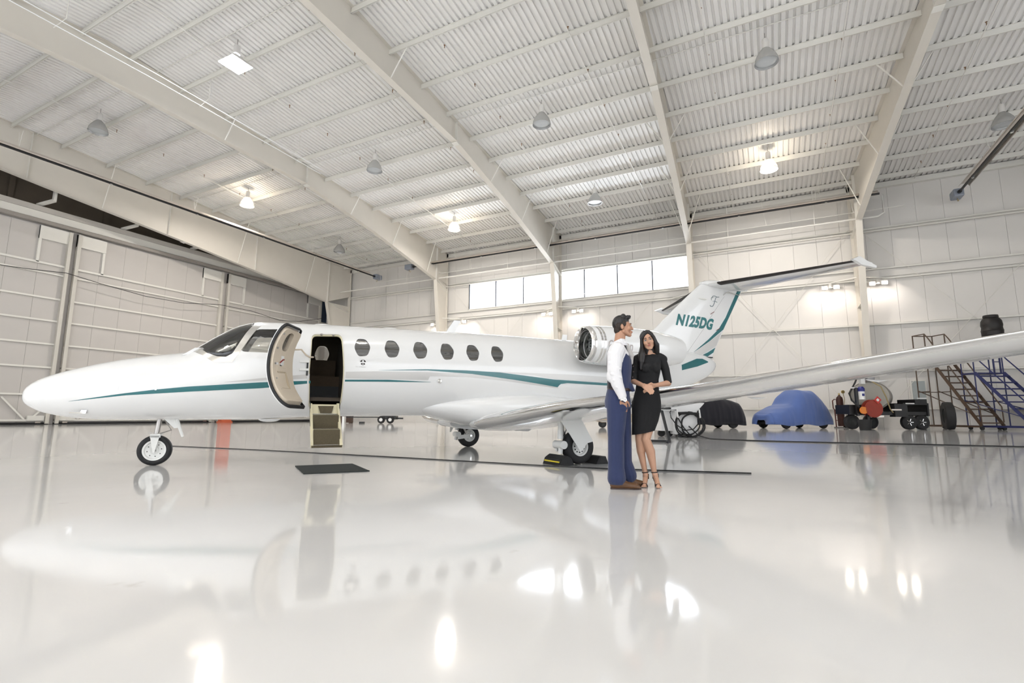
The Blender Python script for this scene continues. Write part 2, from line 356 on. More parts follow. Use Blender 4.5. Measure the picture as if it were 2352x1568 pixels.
for i, (y0, y1) in enumerate(doors):
    d = tag(empty('door_%d' % (i+1) if i < 3 else 'door_5'), kind='structure')
    xo = -46.62-.0*i
    np_ = 7; w_ = (y1-y0)/np_
    for j in range(np_): 
        key = round(w_, 3)
        if key not in lp: lp[key] = MB().box((-.06, .006, .1), (0, w_-.006, 14.35)).mesh('door_panel', doorm)
        inst('door_panel', lp[key], d, (xo, y0+j*w_, 0))
    for z, h in gz: MB().box((xo, y0, z-h/2), (xo+.14, y1, z+h/2)).build('girt', creamL, d)
    for yy in (y0, y1-.22): MB().box((xo, yy, .05), (xo+.3, yy+.22, 14.3)).build('door_post', mat('post_paint', (.66, .63, .57), .45), d)
    for yy in (y0+1.75, y1-1.9): MB().box((xo, yy, 11.6), (xo+.14, yy+.16, 14.3)).build('stub_post', creamL, d)
    for ya, yb in ((y0, y0+1.9), (y1-1.9, y1)): MB().box((xo, ya, 13.35), (xo+.2, yb, 14.3)).build('head_plate', creamL, d)
    for yc in (y0+1.2, (y0+y1)/2, y1-1.2):
        for sg in (-1, 1): MB().beam((xo+.12, yc+sg*1.5, 1.9), (xo+.12, yc+sg*.15, .35), .1, .1).build('kick_brace', creamL, d)
    for ya in (y0+.25, y1-1.2): MB().box((xo+.02, ya, .28), (xo+.2, ya+.95, .62)).build('wheel_box', creamL, d)
    for ya in (y0+.45, y1-.75): MB().box((xo+.2, ya, .1), (xo+.24, ya+.3, .2)).build('roller', alum, d)
    MB().box((xo-.02, y0, .02), (xo+.18, y1, .14)).build('black_seal', blackm, d)
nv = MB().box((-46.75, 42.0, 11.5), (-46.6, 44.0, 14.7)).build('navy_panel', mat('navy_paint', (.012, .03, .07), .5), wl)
MB().box((-46.75, 42.0, 0), (-46.6, 44.0, 11.5)).build('end_panel', doorm, wl)
tr = MB().box((-46.45, YB, 0), (-46.2, 43, .012)).build('trim_1', blackm); tag(tr, kind='structure')
# ================================================================ business jet
white = mat('gloss_white_aircraft_paint', (.82, .82, .81), .16, coat=.6, noise=.01, nscale=1)
chrome = mat('polished_aluminium', (.86, .85, .84), .09, metal=1)
satin = mat('satin_aluminium', (.66, .65, .62), .22, metal=.85)
teal = mat('teal_stripe_paint', (.012, .145, .16), .22, coat=.5)
lgrey = mat('silver_grey_stripe_paint', (.60, .59, .57), .3, metal=.2)
rubber = mat('black_rubber', (.012, .012, .013), .65, bump=.2, bscale=60)
boot = mat('black_deice_boot', (.018, .014, .013), .5)
gearw = mat('gear_white_enamel', (.80, .80, .77), .35)
steel = mat('gear_steel', (.45, .43, .41), .3, metal=.8)
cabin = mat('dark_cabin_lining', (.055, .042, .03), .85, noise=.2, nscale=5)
carpet = mat('olive_brown_carpet', (.105, .085, .05), .95, noise=.25, nscale=60, bump=.3, bscale=300)
beige = mat('beige_door_panel', (.66, .57, .45), .55, noise=.05, nscale=3)
ivory = mat('ivory_stair_paint', (.72, .66, .46), .5, noise=.06)
winglass = glass('tinted_cabin_glass', (.36, .36, .35), .55, .01)
wsglass = glass('windshield_glass', (.96, .97, .96), .12, .01)
darkm = mat('instrument_black', (.02, .022, .022), .6)
seatm = mat('cream_leather', (.62, .57, .50), .5)
lettr = mat('letter_teal', (.02, .16, .165), .3)
NW = Vector((-8.48, 4.64, 0)); NX = 1.75; JA = radians(53)
jet = thing('business_jet', 'white twin-engine business jet with teal stripes and its cabin door open', 'airplane', NW-Vector((cos(JA), sin(JA), 0))*NX, JA)
def J(x, p, z): return (x, -p, z)
FT = [(.10,1.04,1.02,.012,1.03),(.115,1.10,.965,.065,1.03),(.15,1.16,.91,.125,1.03),(.22,1.225,.86,.19,1.03),(.36,1.31,.79,.27,1.03),(.79,1.475,.71,.41,1.06),(1.23,1.60,.69,.52,1.10),(1.67,1.69,.69,.60,1.16),(2.05,1.76,.69,.655,1.22),
(2.19,1.85,.69,.67,1.25),(2.45,2.05,.69,.70,1.32),(2.78,2.25,.69,.745,1.42),(3.06,2.32,.695,.775,1.5),(3.77,2.35,.73,.80,1.55),(4.5,2.37,.75,.805,1.56),(8.4,2.42,.78,.80,1.58),(9.5,2.42,.85,.76,1.62),(10.5,2.42,.98,.66,1.7),(11.5,2.42,1.18,.52,1.82),(12.5,2.4,1.45,.36,1.95),(13.3,2.33,1.72,.22,2.05),(13.62,2.25,1.9,.12,2.08),(13.74,2.16,2.02,.05,2.09)]
def _slopes(k):
    n = len(FT); d = [(FT[i+1][k]-FT[i][k])/(FT[i+1][0]-FT[i][0]) for i in range(n-1)]; s = [d[0]]+[0]*(n-2)+[d[-1]]
    for i in range(1, n-1): s[i] = 0 if d[i-1]*d[i] <= 0 else 2*d[i-1]*d[i]/(d[i-1]+d[i])
    return s
FS = {k: _slopes(k) for k in (1, 2, 3, 4)}
def fprm(x):
    x = max(FT[0][0], min(FT[-1][0], x))
    i = max(j for j in range(len(FT)-1) if FT[j][0] <= x); h = FT[i+1][0]-FT[i][0]; t = (x-FT[i][0])/h; o = []
    for k in (1, 2, 3, 4):
        a, b, sa, sb = FT[i][k], FT[i+1][k], FS[k][i]*h, FS[k][i+1]*h
        o.append(a*(2*t**3-3*t*t+1)+b*(3*t*t-2*t**3)+sa*(t**3-2*t*t+t)+sb*(t**3-t*t))
    return o
EX = 2.15
def fpt(x, th, off=0):          # th=0 port side, pi/2 top
    zt, zb, w_, zc = fprm(x); c, s = cos(th), sin(th); h = (zt-zc) if s >= 0 else (zc-zb)
    w_ += off; h += off
    return J(x, w_*math.copysign(abs(c)**(2/EX), c), zc+h*math.copysign(abs(s)**(2/EX), s))
def fth(x, z):
    zt, zb, w_, zc = fprm(x); h = (zt-zc) if z >= zc else (zc-zb); s = max(-1, min(1, (z-zc)/max(h, 1e-5)))
    return math.asin(math.copysign(abs(s)**(EX/2), s))
def fS(x, z, off=0): return fpt(x, fth(x, z), off)
def fuse(x0, x1, off, n=72, step=.09):
    xs = []; x = x0
    while x < x1-1e-6: xs.append(x); x += (.02 if x < .25 else (.05 if x < 3.2 else step))
    xs.append(x1)
    return MB().rings([[fpt(x, 2*pi*k/n, off) for k in range(n)] for x in xs])
def apply_bool(o, cutter, op='DIFFERENCE'):
    md = o.modifiers.new('b', 'BOOLEAN'); md.operation = op; md.object = cutter; md.solver = 'EXACT'
    try: md.material_mode = 'TRANSFER'
    except Exception: pass
    dg = bpy.context.evaluated_depsgraph_get(); me = bpy.data.meshes.new_from_object(o.evaluated_get(dg)); o.modifiers.clear(); old = o.data; o.data = me
def roundpoly(pts, r=.3, n=4):
    out = []; N = len(pts)
    for i in range(N):
        a, b, c = Vector(pts[i-1]), Vector(pts[i]), Vector(pts[(i+1) % N]); p = b+(a-b)*r; q = b+(c-b)*r
        for k in range(n+1):
            t = k/n; out.append(tuple(p*(1-t)**2+b*2*t*(1-t)+q*t*t))
    return out
WIN = [(4.555,2.065),(4.70,2.065),(4.775,1.93),(4.72,1.765),(4.565,1.745),(4.495,1.90)]
WIN = roundpoly(WIN, .33)
def winpoly(k): return [(x+.505*k, z+.006*k) for x, z in WIN]
def subdiv(pts, d=.06):
    out = []
    for a, b in zip(pts, pts[1:]+pts[:1]):
        n = max(1, int((Vector(b)-Vector(a)).length/d))
        out += [tuple(Vector(a).lerp(Vector(b), k/n)) for k in range(n)]
    return out
DOOR = subdiv(roundpoly([(3.825,2.10),(4.305,2.13),(4.35,1.5),(4.355,.87),(3.855,.86),(3.80,1.45)], .16))
WS = [(2.22,1.80),(2.14,1.95),(2.55,2.35),(2.80,2.4),(2.97,2.25),(2.86,2.05),(2.745,1.80),(2.70,1.70),(2.62,1.645),(2.50,1.65),(2.36,1.70)]
SW = roundpoly([(2.80,1.735),(3.00,2.13),(3.50,2.165),(3.50,1.735)], .14)
outer = fuse(.10, 13.74, 0).build('fuselage', white, jet, smooth=True)
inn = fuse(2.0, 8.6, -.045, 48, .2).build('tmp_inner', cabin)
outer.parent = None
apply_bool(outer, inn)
cut = MB()
f3 = lambda u, v, d: J(u, d, v)
cut.prism(DOOR, .25, 1.2, f3)
for k in range(6): cut.prism(winpoly(k), .3, 1.2, f3)
for k in range(-1, 6): cut.prism([(u, v) for u, v in reversed(winpoly(k))], -1.2, -.3, f3)
cut.prism(WS, .045, 1.3, f3); cut.prism(WS[::-1], -1.3, -.045, f3); cut.prism(SW, .3, 1.3, f3); cut.prism(SW[::-1], -1.3, -.3, f3)
cutter = cut.build('tmp_cut', white)
apply_bool(outer, cutter)
for o in (inn, cutter): bpy.data.objects.remove(o)
outer.parent = jet
outer.data.set_sharp_from_angle(angle=radians(38))
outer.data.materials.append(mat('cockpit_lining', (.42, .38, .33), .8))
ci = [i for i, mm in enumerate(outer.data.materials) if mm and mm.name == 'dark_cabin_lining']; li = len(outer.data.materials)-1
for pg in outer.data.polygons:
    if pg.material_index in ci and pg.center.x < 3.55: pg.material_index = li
def panel(name, poly, off, mt, parent=None, side=1, smooth=True):
    """surface patch with the outline poly (x,z) laid on the fuselage"""
    cx = sum(q[0] for q in poly)/len(poly); cz = sum(q[1] for q in poly)/len(poly); m = MB(); rs = []
    for t in (.05, .35, .7, 1): rs.append([(cx+(x-cx)*t, cz+(z-cz)*t) for x, z in poly])
    q = [[fS(a, b, off) for a, b in r] for r in rs]; q2 = [[fS(a, b, off-.006) for a, b in r] for r in rs]
    m.rings(q+q2[::-1], True)
    if side < 0: m.v = [(a, -b, c) for a, b, c in m.v]
    return m.build(name, mt, parent or jet, smooth=smooth)
def strip(name, lo, hi, mt, off=.0025, n=60, parent=None, nth=3):
    """stripe between two curves (x,z) laid on the fuselage"""
    x0 = max(lo[0][0], hi[0][0]); x1 = min(lo[-1][0], hi[-1][0]); m = MB(); rs = []
    for i in range(n+1):
        x = x0+(x1-x0)*i/n; a = fth(x, lerp(x, lo)); b = fth(x, lerp(x, hi)); b = max(b, a+.0008)
        top = [fpt(x, a+(b-a)*j/nth, off) for j in range(nth+1)]; bot = [fpt(x, a+(b-a)*j/nth, -.004) for j in range(nth, -1, -1)]; rs.append(top+bot)
    m.rings(rs); return m.build(name, mt, parent or jet, smooth=True)
def band(name, A, B, mt, off=.004, sub=5, side=1, closed=True):
    m = MB(); N = len(A); rs = []
    for i in range(N if closed else N-1):
        for k in range(sub):
            t = k/sub; j = (i+1) % N; a = Vector(A[i]).lerp(Vector(A[j]), t); b = Vector(B[i]).lerp(Vector(B[j]), t)
            rs.append([fS(*a.lerp(b, s), off) for s in (0, .33, .66, 1)]+[fS(*b, -.01), fS(*a, -.01)])
    if not closed: rs.append([fS(*Vector(A[-1]).lerp(Vector(B[-1]), s), off) for s in (0, .33, .66, 1)]+[fS(*B[-1], -.01), fS(*A[-1], -.01)])
    else: rs.append(rs[0])
    m.rings(rs, cap=not closed)
    if side < 0: m.v = [(a, -b, c) for a, b, c in m.v]
    return m.build(name, mt, jet, smooth=True)
for k in range(6): tag(panel('cabin_window', winpoly(k), -.012, winglass))
clearg = glass('clear_cabin_glass', (.88, .88, .87), .2, .01)
for k in range(-1, 6): panel('cabin_window', winpoly(k), -.012, clearg, side=-1)
for s in (1, -1): panel('side_window', SW, -.010, wsglass, side=s)
def windshield(side):
    m = MB(); rs = []; lo = [(2.14,1.90),(2.22,1.80),(2.36,1.70),(2.50,1.65),(2.62,1.645),(2.70,1.70),(2.745,1.80),(2.86,2.05),(2.97,2.25)]
    for i in range(21):
        x = 2.145+(2.965-2.145)*i/20; zt, zb, w_, zc = fprm(x); a = fth(x, min(lerp(x, lo), zt-.03)); cc = (.05/(w_))**(EX/2); b = math.acos(min(1, cc)); 
        a = min(a, b-.02); rs.append([fpt(x, a+(b-a)*j/8, -.010) for j in range(9)])
    m.rings(rs, cap=False, closed=False)
    if side < 0: m.v = [(a, -b, c) for a, b, c in m.v]
    o = m.build('windshield_pane', wsglass, jet, smooth=True); md = o.modifiers.new('s', 'SOLIDIFY'); md.thickness = .008; return o
for s in (1, -1): windshield(s)
RI = [(2.22,1.80),(2.36,1.70),(2.50,1.65),(2.62,1.645),(2.70,1.70),(2.745,1.80),(2.86,2.05),(2.97,2.25)]
RO = [(2.13,1.745),(2.30,1.665),(2.45,1.565),(2.71,1.56),(2.755,1.655),(2.80,1.725),(2.97,2.06),(3.10,2.26)]
for s in (1, -1): tag(band('windshield_rim', RI, RO, satin, side=s, closed=False))
mr = MB()
for s in (1,):
    for i in range(8):
        x = 2.14+i*.12
        if i < 7:
            a = [fpt(x, pi/2-.09, .002), fpt(x, pi/2+.09, .002), fpt(x+.12, pi/2+.09, .002), fpt(x+.12, pi/2-.09, .002)]
            mr.rings([[a[0], a[1], Vector(a[1])-Vector((0, 0, .02)), Vector(a[0])-Vector((0, 0, .02))], [a[3], a[2], Vector(a[2])-Vector((0, 0, .02)), Vector(a[3])-Vector((0, 0, .02))]])
mr.build('windshield_centre_post', satin, jet, smooth=True)
nose_lip = MB().prism([(2.0,1.745),(2.17,1.875),(2.33,1.885),(2.21,1.80)], -.38, .38, lambda u, v, d: J(u-.0-.25*d*d*0, d, v-.55*d*d)).build('windshield_fairing', white, jet)
# seats, cockpit shroud, cabin floor and bulkhead
MB().box((2.3, -.54, 1.0), (8.3, .54, 1.06)).build('cabin_floor', cabin, jet)
m = MB(); m.rings([[J(2.30, p, z) for p, z in ((-.30, 1.62), (-.30, 1.78), (.30, 1.78), (.30, 1.62))], [J(2.50, p, z) for p, z in ((-.50, 1.55), (-.46, 1.80), (.46, 1.80), (.50, 1.55))], [J(2.66, p, z) for p, z in ((-.56, 1.5), (-.5, 1.82), (.5, 1.82), (.56, 1.5))], [J(2.71, p, z) for p, z in ((-.55, 1.45), (-.48, 1.77), (.48, 1.77), (.55, 1.45))]])
m.build('glareshield', darkm, jet, smooth=True, angle=50)
MB().box((2.55, -.34, 1.81), (2.66, -.22, 1.87)).build('compass', darkm, jet)
m = MB().tube([J(2.62, .02, 2.16), J(2.60, .06, 2.10), J(2.66, .10, 2.05), J(2.78, .10, 2.07), J(2.84, .05, 2.16)], .012, 6); m.build('visor_rail', darkm, jet)
def seat(x, p, h=.0, mt=seatm, face=1):
    s = empty('cabin_seat', J(x, p, 1.06), 0, jet)
    MB().box((-.26, -.25, .18), (.22, .25, .44)).build('seat_cushion', mt, s)
    m = MB(); m.rings([[(face*a, b, .40) for a, b in ((-.18, -.24), (-.30, -.24), (-.30, .24), (-.18, .24))], [(face*a, b, .9) for a, b in ((-.24, -.22), (-.38, -.22), (-.38, .22), (-.24, .22))], [(face*a, b, 1.08) for a, b in ((-.30, -.14), (-.40, -.14), (-.40, .14), (-.30, .14))]]); m.build('seat_back', mt, s, smooth=True)
for p in (.36, -.36): seat(3.3, p, mt=mat('grey_crew_seat', (.33, .31, .29), .7), face=-1)
for i, x in enumerate((5.35, 5.95, 6.45, 7.05)):
    for p in (.38, -.38): seat(x, p, face=-1 if i % 2 == 0 else 1)
m = MB(); m.box((4.40, -.56, 1.06), (4.44, .56, 2.08)); m.build('cabin_bulkhead', cabin, jet)
divan = empty('divan', J(4.12, -.38, 1.06), 0, jet)
MB().box((-.30, -.20, .0), (.32, .36, .22)).build('seat_base', darkm, divan); MB().box((-.30, -.20, .22), (.30, .3, .40)).build('seat_cushion', mat('brown_seat_fabric', (.075, .05, .03), .85, noise=.2, nscale=20), divan)
MB().box((-.26, .10, .40), (.24, .30, .72)).build('seat_back', MATS['brown_seat_fabric'], divan)
# ---- stripes
tlo = [(.72,.948),(1.39,1.04),(2.15,1.11),(3.14,1.18),(3.60,1.265),(3.84,1.29)]
thi = [(.72,.950),(1.38,1.07),(1.76,1.13),(2.15,1.18),(3.13,1.27),(3.59,1.30),(3.84,1.315)]
tlo = [(.72,.948),(1.39,1.04),(2.15,1.105),(2.6,1.14),(3.14,1.18),(3.45,1.225),(3.84,1.275)]
strip('teal_nose_stripe', tlo, thi, teal)
strip('teal_rear_nose_stripe', [(4.37,1.32),(4.9,1.335),(5.84,1.355)], [(4.37,1.35),(5.08,1.372),(5.84,1.357)], teal, .0045)
strip('grey_nose_stripe', [(2.63,1.255),(3.18,1.30),(3.82,1.35)], [(2.63,1.26),(3.17,1.34),(3.82,1.42)], lgrey)
strip('grey_side_stripe', [(4.37,1.37),(5.08,1.38),(5.80,1.39),(5.81,1.46),(6.5,1.47),(7.2,1.43),(7.97,1.36),(8.5,1.315)], [(4.37,1.48),(4.91,1.51),(5.76,1.53),(6.89,1.52),(7.96,1.46),(8.5,1.325)], lgrey, .002, 160)
strip('teal_swoosh', [(4.91,1.529),(5.76,1.56),(6.62,1.53),(7.51,1.45),(7.97,1.40),(8.50,1.335),(8.52,1.40),(8.7,1.425),(9.65,1.41),(10.4,1.42)], [(4.91,1.53),(5.76,1.58),(6.50,1.59),(7.18,1.58),(7.96,1.52),(8.40,1.485),(9.65,1.46),(10.4,1.47)], teal, .0055, 160)
strip('grey_rear_stripe', [(7.03,1.588),(7.96,1.55),(8.4,1.495),(9.65,1.47),(10.6,1.50)], [(7.03,1.59),(8.72,1.60),(9.64,1.59),(10.6,1.63)], lgrey)
strip('teal_tail_block', [(12.19,1.86),(12.8,1.985),(13.28,2.12)], [(12.19,1.99),(12.83,2.185),(13.07,2.2),(13.28,2.14)], teal, .003, 40)
# emblem below first cabin window
def disc(name, cx, cz, r0, r1, a0, a1, mt, off=.004, n=10):
    m = MB(); rs = []
    for i in range(n+1):
        a = a0+(a1-a0)*i/n; rs.append([fS(cx+r0*cos(a), cz+r0*sin(a), off), fS(cx+r1*cos(a), cz+r1*sin(a), off), fS(cx+r1*cos(a), cz+r1*sin(a), .0), fS(cx+r0*cos(a), cz+r0*sin(a), .0)])
    return m.rings(rs).build(name, mt, jet)
emb = mat('emblem_black', (.02, .012, .012), .4)
for (a0, a1, r0, r1) in ((.15, 1.15, .022, .046), (1.99, 2.99, .022, .046), (3.75, 4.45, .016, .046), (4.98, 5.68, .016, .046), (1.15, 1.99, .042, .046), (4.45, 4.98, .042, .046)): disc('emblem', 4.645, 1.65, r0, r1, a0, a1, emb)
def text_mesh(s, size, mt, name, fn, ext=0, parent=None, shear=0, bold=.0, space=1.0):
    c = bpy.data.curves.new('t', 'FONT'); c.body = s; c.size = size; c.shear = shear; c.offset = bold; c.resolution_u = 4; c.space_character = space
    o = bpy.data.objects.new('t', c); COL.objects.link(o); dg = bpy.context.evaluated_depsgraph_get(); me = bpy.data.meshes.new_from_object(o.evaluated_get(dg)); bpy.data.objects.remove(o)
    for v in me.vertices: v.co = Vector(fn(v.co.x, v.co.y))
    me.materials.append(mt); r = bpy.data.objects.new(name, me); COL.objects.link(r); r.parent = parent or jet; return r
text_mesh('Parts & Overhaul', .024, mat('emblem_grey', (.45, .43, .42), .5), 'small_lettering', lambda a, b: fS(4.53+a*.98, 1.565+b, .004))
# ---- nose details
for x in (1.285, 1.755):
    m = MB(); 
    for (a, b, c, d) in ((x-.012, 1.12, x+.012, 1.20),): m.prism([(a, b), (c, b), (c, d), (a, d)], 0, 1, lambda u, v, dd: fS(u, v, .004 if dd else -.01))
    m.build('baggage_latch', satin, jet)
m = MB().prism([(1.50,1.205),(1.53,1.205),(1.53,1.235),(1.50,1.235)], 0, 1, lambda u, v, d: fS(u, v, .004 if d else -.01)); m.build('baggage_lock', satin, jet)
a = fS(.88, .80); m = MB().tube([a, (a[0]-.0, a[1]-.06, a[2]-.01), (a[0]-.14, a[1]-.06, a[2]-.01)], .010, 6); m.prism([(a[0]-.03, a[2]-.02), (a[0]+.04, a[2]-.02), (a[0]+.05, a[2]+.03), (a[0]-.01, a[2]+.03)], a[1]-.05, a[1]+.03, lambda u, v, d: (u, d, v)); m.build('pitot_probe', chrome, jet)
MB().lathe([(.0, 1.38-.0), (.055, 1.38)], n=4)
o = MB().lathe([(.04, 0), (.04, .008), (.022, .012), (.02, .03), (0, .035)], n=16).build('wing_light', satin, jet, smooth=True); q = fS(6.0, 1.38); o.location = q; o.rotation_euler = (radians(90), 0, 0)
# antennas
def blade(name, xb, zt, h, c0, c1, sw, t=.018):
    m = MB(); m.rings([[(xb, -t, zt-.03), (xb+c0, -t*.5, zt-.03), (xb+c0, t*.5, zt-.03), (xb, t, zt-.03)], [(xb+sw, -t*.5, zt+h), (xb+sw+c1, -t*.3, zt+h), (xb+sw+c1, t*.3, zt+h), (xb+sw, t*.5, zt+h)]]); return m.build(name, white, jet)
blade('blade_antenna', 6.33, 2.395, .27, .20, .14, .20); blade('blade_antenna', 9.05, 2.42, .14, .14, .12, .04); blade('blade_antenna', 5.05, 2.38, .0, .1, .1, .0); blade('blade_antenna', 7.05, 2.40, .05, .06, .02, .05)
def dome(x, zt, l, w_, h): return MB().rings([[(x+l*(1-cos(t))/2, w_*sin(t)*cos(a), zt-.02+h*sin(t)*max(0, sin(a))) for a in [pi*k/8 for k in range(9)]] for t in [pi*j/10 for j in range(11)]]).build('antenna_fairing', white, jet, smooth=True)
dome(3.85, 2.35, .42, .14, .055); dome(4.42, 2.365, .14, .08, .04); dome(5.05, 2.375, .42, .13, .06)
dome2 = MB().rings([[(3.12+.34*(1-cos(t))/2, .10*sin(t)*cos(a), .70-.05*sin(t)*max(0, sin(a))) for a in [pi*k/8 for k in range(9)]] for t in [pi*j/10 for j in range(11)]]).build('belly_fairing', white, jet, smooth=True)
# ---- cabin door, hinged at the front edge and swung forward
DA = radians(125); HX, HP = 3.80, .79
def dW(x, p, z):
    u, q = x-HX, p-HP; return J(HX+u*cos(DA)-q*sin(DA)-.30, HP+.10+u*sin(DA)+q*cos(DA), z)
def dS(x, z, off=0):
    a = fS(x, z, off); return dW(a[0], -a[1], a[2])
cd = empty('cabin_door', (0, 0, 0), 0, jet)
DP = [(3.81+(x-3.80)*.98, z) for x, z in DOOR]
def dpatch(name, poly, o0, o1, mt, hole=None):
    m = MB(); N = len(poly)
    if hole:
        H = hole; rs0 = [[(Vector(H[i]).lerp(Vector(poly[i]), t)) for i in range(N)] for t in (0, .33, .66, 1)]
        fr = [[dS(q.x, q.y, o0) for q in r] for r in rs0]; bk = [[dS(q.x, q.y, o1) for q in r] for r in rs0[::-1]]
        m.rings(fr+bk+[fr[0]], cap=False)
    else:
        cx = sum(q[0] for q in poly)/N; cz = sum(q[1] for q in poly)/N
        rs0 = [[(cx+(x-cx)*t, cz+(z-cz)*t) for x, z in poly] for t in (.03, .35, .7, 1)]
        m.rings([[dS(a, b, o0) for a, b in r] for r in rs0]+[[dS(a, b, o1) for a, b in r] for r in rs0[::-1]])
    return m.build(name, mt, cd, smooth=True, angle=50)
def radial(poly, cx, cz, rx, rz, ztop):
    out = []
    for x, z in poly:
        a = atan2((z-cz)/.6, (x-cx)/.25); out.append((cx+rx*math.copysign(abs(cos(a))**.7, cos(a)), cz+rz*math.copysign(abs(sin(a))**.7, sin(a))))
    return out
HOLE = radial(DP, 4.09, 1.90, .085, .155, 2)
dpatch('door_skin', DP, 0, -.012, white, HOLE)
inp = [(4.08+(x-4.08)*.93, 1.54+(z-1.54)*.955) for x, z in DP]
dpatch('door_inner_panel', inp, -.012, -.095, beige, HOLE)
dpatch('door_window', [(x, z) for x, z in HOLE], -.02, -.03, glass('door_window_glass', (.75, .77, .78), .5))
m = MB(); N = len(DP); rs = []
for i in range(N+1):
    x, z = DP[i % N]; c = dS(x, z, -.02); cx, cz = 4.08, 1.54; e = dS(x+(x-cx)*.06, z+(z-cz)*.03, -.02); e2 = dS(x, z, -.06); e3 = dS(x+(x-cx)*.05, z+(z-cz)*.025, -.055); rs.append([c, e, e3, e2])
m.rings(rs, cap=False).build('door_seal', rubber, cd, smooth=True)
for z in (2.02, 1.78, 1.52, 1.27, 1.08):       # latch rollers along the free edge
    x = 4.305; o = MB().tube([dS(x-.03, z, -.096), dS(x-.03, z, -.108)], .016, 8); o.tube([dS(x-.03, z, -.108), dS(x-.03, z, -.115)], .007, 6); o.build('latch_roller', steel, cd, smooth=True)
def dbox(name, x0, x1, z0, z1, o0, o1, mt):
    m = MB(); m.prism([(x0, z0), (x1, z0), (x1, z1), (x0, z1)], o0, o1, lambda u, v, d: dS(u, v, d)); return m.build(name, mt, cd)
for b in ((4.03, 4.24, 1.37, 1.39), (4.03, 4.24, 1.09, 1.105)): dbox('pocket_frame', b[0], b[1], b[2], b[3], -.09, -.112, mat('beige_shadow_trim', (.52, .43, .31), .6))  # darker beige for the pocket bars and joint line
for b in ((4.03, 4.05, 1.09, 1.39),): dbox('pocket_frame', b[0], b[1], b[2], b[3], -.09, -.112, MATS['beige_shadow_trim'])
dbox('placard', 4.20, 4.28, 1.50, 1.54, -.09, -.098, white); dbox('placard', 4.02, 4.06, 1.50, 1.66, -.09, -.098, white); dbox('latch_block', 4.12, 4.16, 1.485, 1.51, -.09, -.102, darkm)
dbox('handle_plate', 4.08, 4.15, 1.50, 1.66, -.09, -.104, gearw)
MB().tube([dS(4.11, 1.60, -.10), dS(4.11, 1.60, -.13), dS(4.16, 1.58, -.135), dS(4.205, 1.535, -.13)], .009, 6).build('door_handle', mat('red_handle', (.25, .015, .015), .4), cd, smooth=True)
dbox('joint_line', 3.90, 4.30, 1.455, 1.459, -.09, -.0965, MATS['beige_shadow_trim'])
ph = dS(3.83, 1.80, -.06)
MB().tube([J(3.86, .76, 1.70), J(3.80, .83, 1.69), J(3.74, .86, 1.72), J(3.67, .87, 1.80), ph], .014, 8).build('door_stay', beige, cd, smooth=True)
for z in (1.62, 1.49): MB().box((3.66, -.825, z-.018), (3.80, -.78, z+.018)).build('door_hinge', gearw, cd)
MB().box((3.765, -.82, 1.395), (3.79, -.78, 1.60)).build('hinge_recess', darkm, jet)
# door surround
A = DOOR; cx, cz = 4.08, 1.53; B_ = [(x+math.copysign(.022, x-cx)*min(1, abs(x-cx)/.15), z+math.copysign(.028, z-cz)*min(1, abs(z-cz)/.4)) for x, z in A]
band('door_surround', A, B_, mat('pale_surround', (.78, .77, .75), .25), .003, 2)
m = MB(); rs = []
for i in range(len(A)+1):
    x, z = A[i % len(A)]; xi, zi = cx+(x-cx)*.95, cz+(z-cz)*.975; rs.append([fS(x, z, -.012), fS(xi, zi, -.012), fS(xi, zi, -.035), fS(x, z, -.035)])
m.rings(rs, cap=False).build('door_jamb_trim', ivory, jet, smooth=True)
for x in (3.98, 4.17): o = MB().tube([fS(x, 2.105, -.01), fS(x, 2.105, .008)], .02, 8); o.build('roller_guide', steel, jet)
# ---- airstair
st = empty('airstair', (0, 0, 0), 0, jet)
P0, P1 = (.70, .955), (1.30, .30)      # (p,z) top and foot
def SL(t, dn=0): 
    p = P0[0]+(P1[0]-P0[0])*t; z = P0[1]+(P1[1]-P0[1])*t; return p, z
sx0, sx1 = 3.875, 4.285
for s, xs in ((-1, sx0), (1, sx1)):
    m = MB(); pr = [(P0[0], P0[1]), (P0[0]+.06, P0[1]), (1.0, .72), (1.34, .33), (1.34, .29), (1.20, .285), (.92, .52), (.66, .88)]
    m.prism(pr, -.012, .012, lambda u, v, d: J(xs+d, u, v)); m.build('side_rail', ivory, st)
    m = MB(); m.prism([(.66, .90), (.72, .96), (1.36, .32), (1.30, .28)], -.02, -.012 if s < 0 else .02, lambda u, v, d: J(xs+d*s*-1, u, v)); m.build('rail_flange', ivory, st)
MB().prism([(.715, .94), (.745, .94), (.86, .79), (.83, .79)], sx0, sx1, lambda u, v, d: J(d, u, v)).build('top_riser', ivory, st)
MB().prism([(sx0+.10, .915), (sx1-.07, .915), (sx1-.11, .80), (sx0+.13, .80)], .76, .875, lambda u, v, d: J(u, .755+(.94-v)*.85+(.012 if d > .8 else 0), v)).build('riser_carpet', carpet, st)
for (pa, za, pb, zb) in ((.80, .775, .98, .765), (1.00, .555, 1.20, .545)):
    MB().box((sx0+.012, -(pb), za-.025), (sx1-.012, -pa, za)).build('tread', ivory, st)
    MB().box((sx0+.02, -(pb+.004), za), (sx1-.02, -pa, za+.008)).build('tread_carpet', carpet, st)
for (pt_, zt_, pq, zq) in ((.985, .77, 1.01, .565), (1.205, .55, 1.28, .325)):
    MB().prism([(pt_, zt_), (pt_+.02, zt_), (pq+.02, zq), (pq, zq)], sx0+.012, sx1-.012, lambda u, v, d: J(d, u, v)).build('riser', carpet, st)
MB().box((sx0-.01, -1.36, .285), (sx1+.01, -1.22, .315)).build('bottom_tread', carpet, st)
for xs in (sx0-.02, sx1+.02): MB().tube([J(xs, .80, .98), J(xs, .81, .78), J(xs, 1.02, .60)], .006, 5).build('stair_cable', darkm, st)
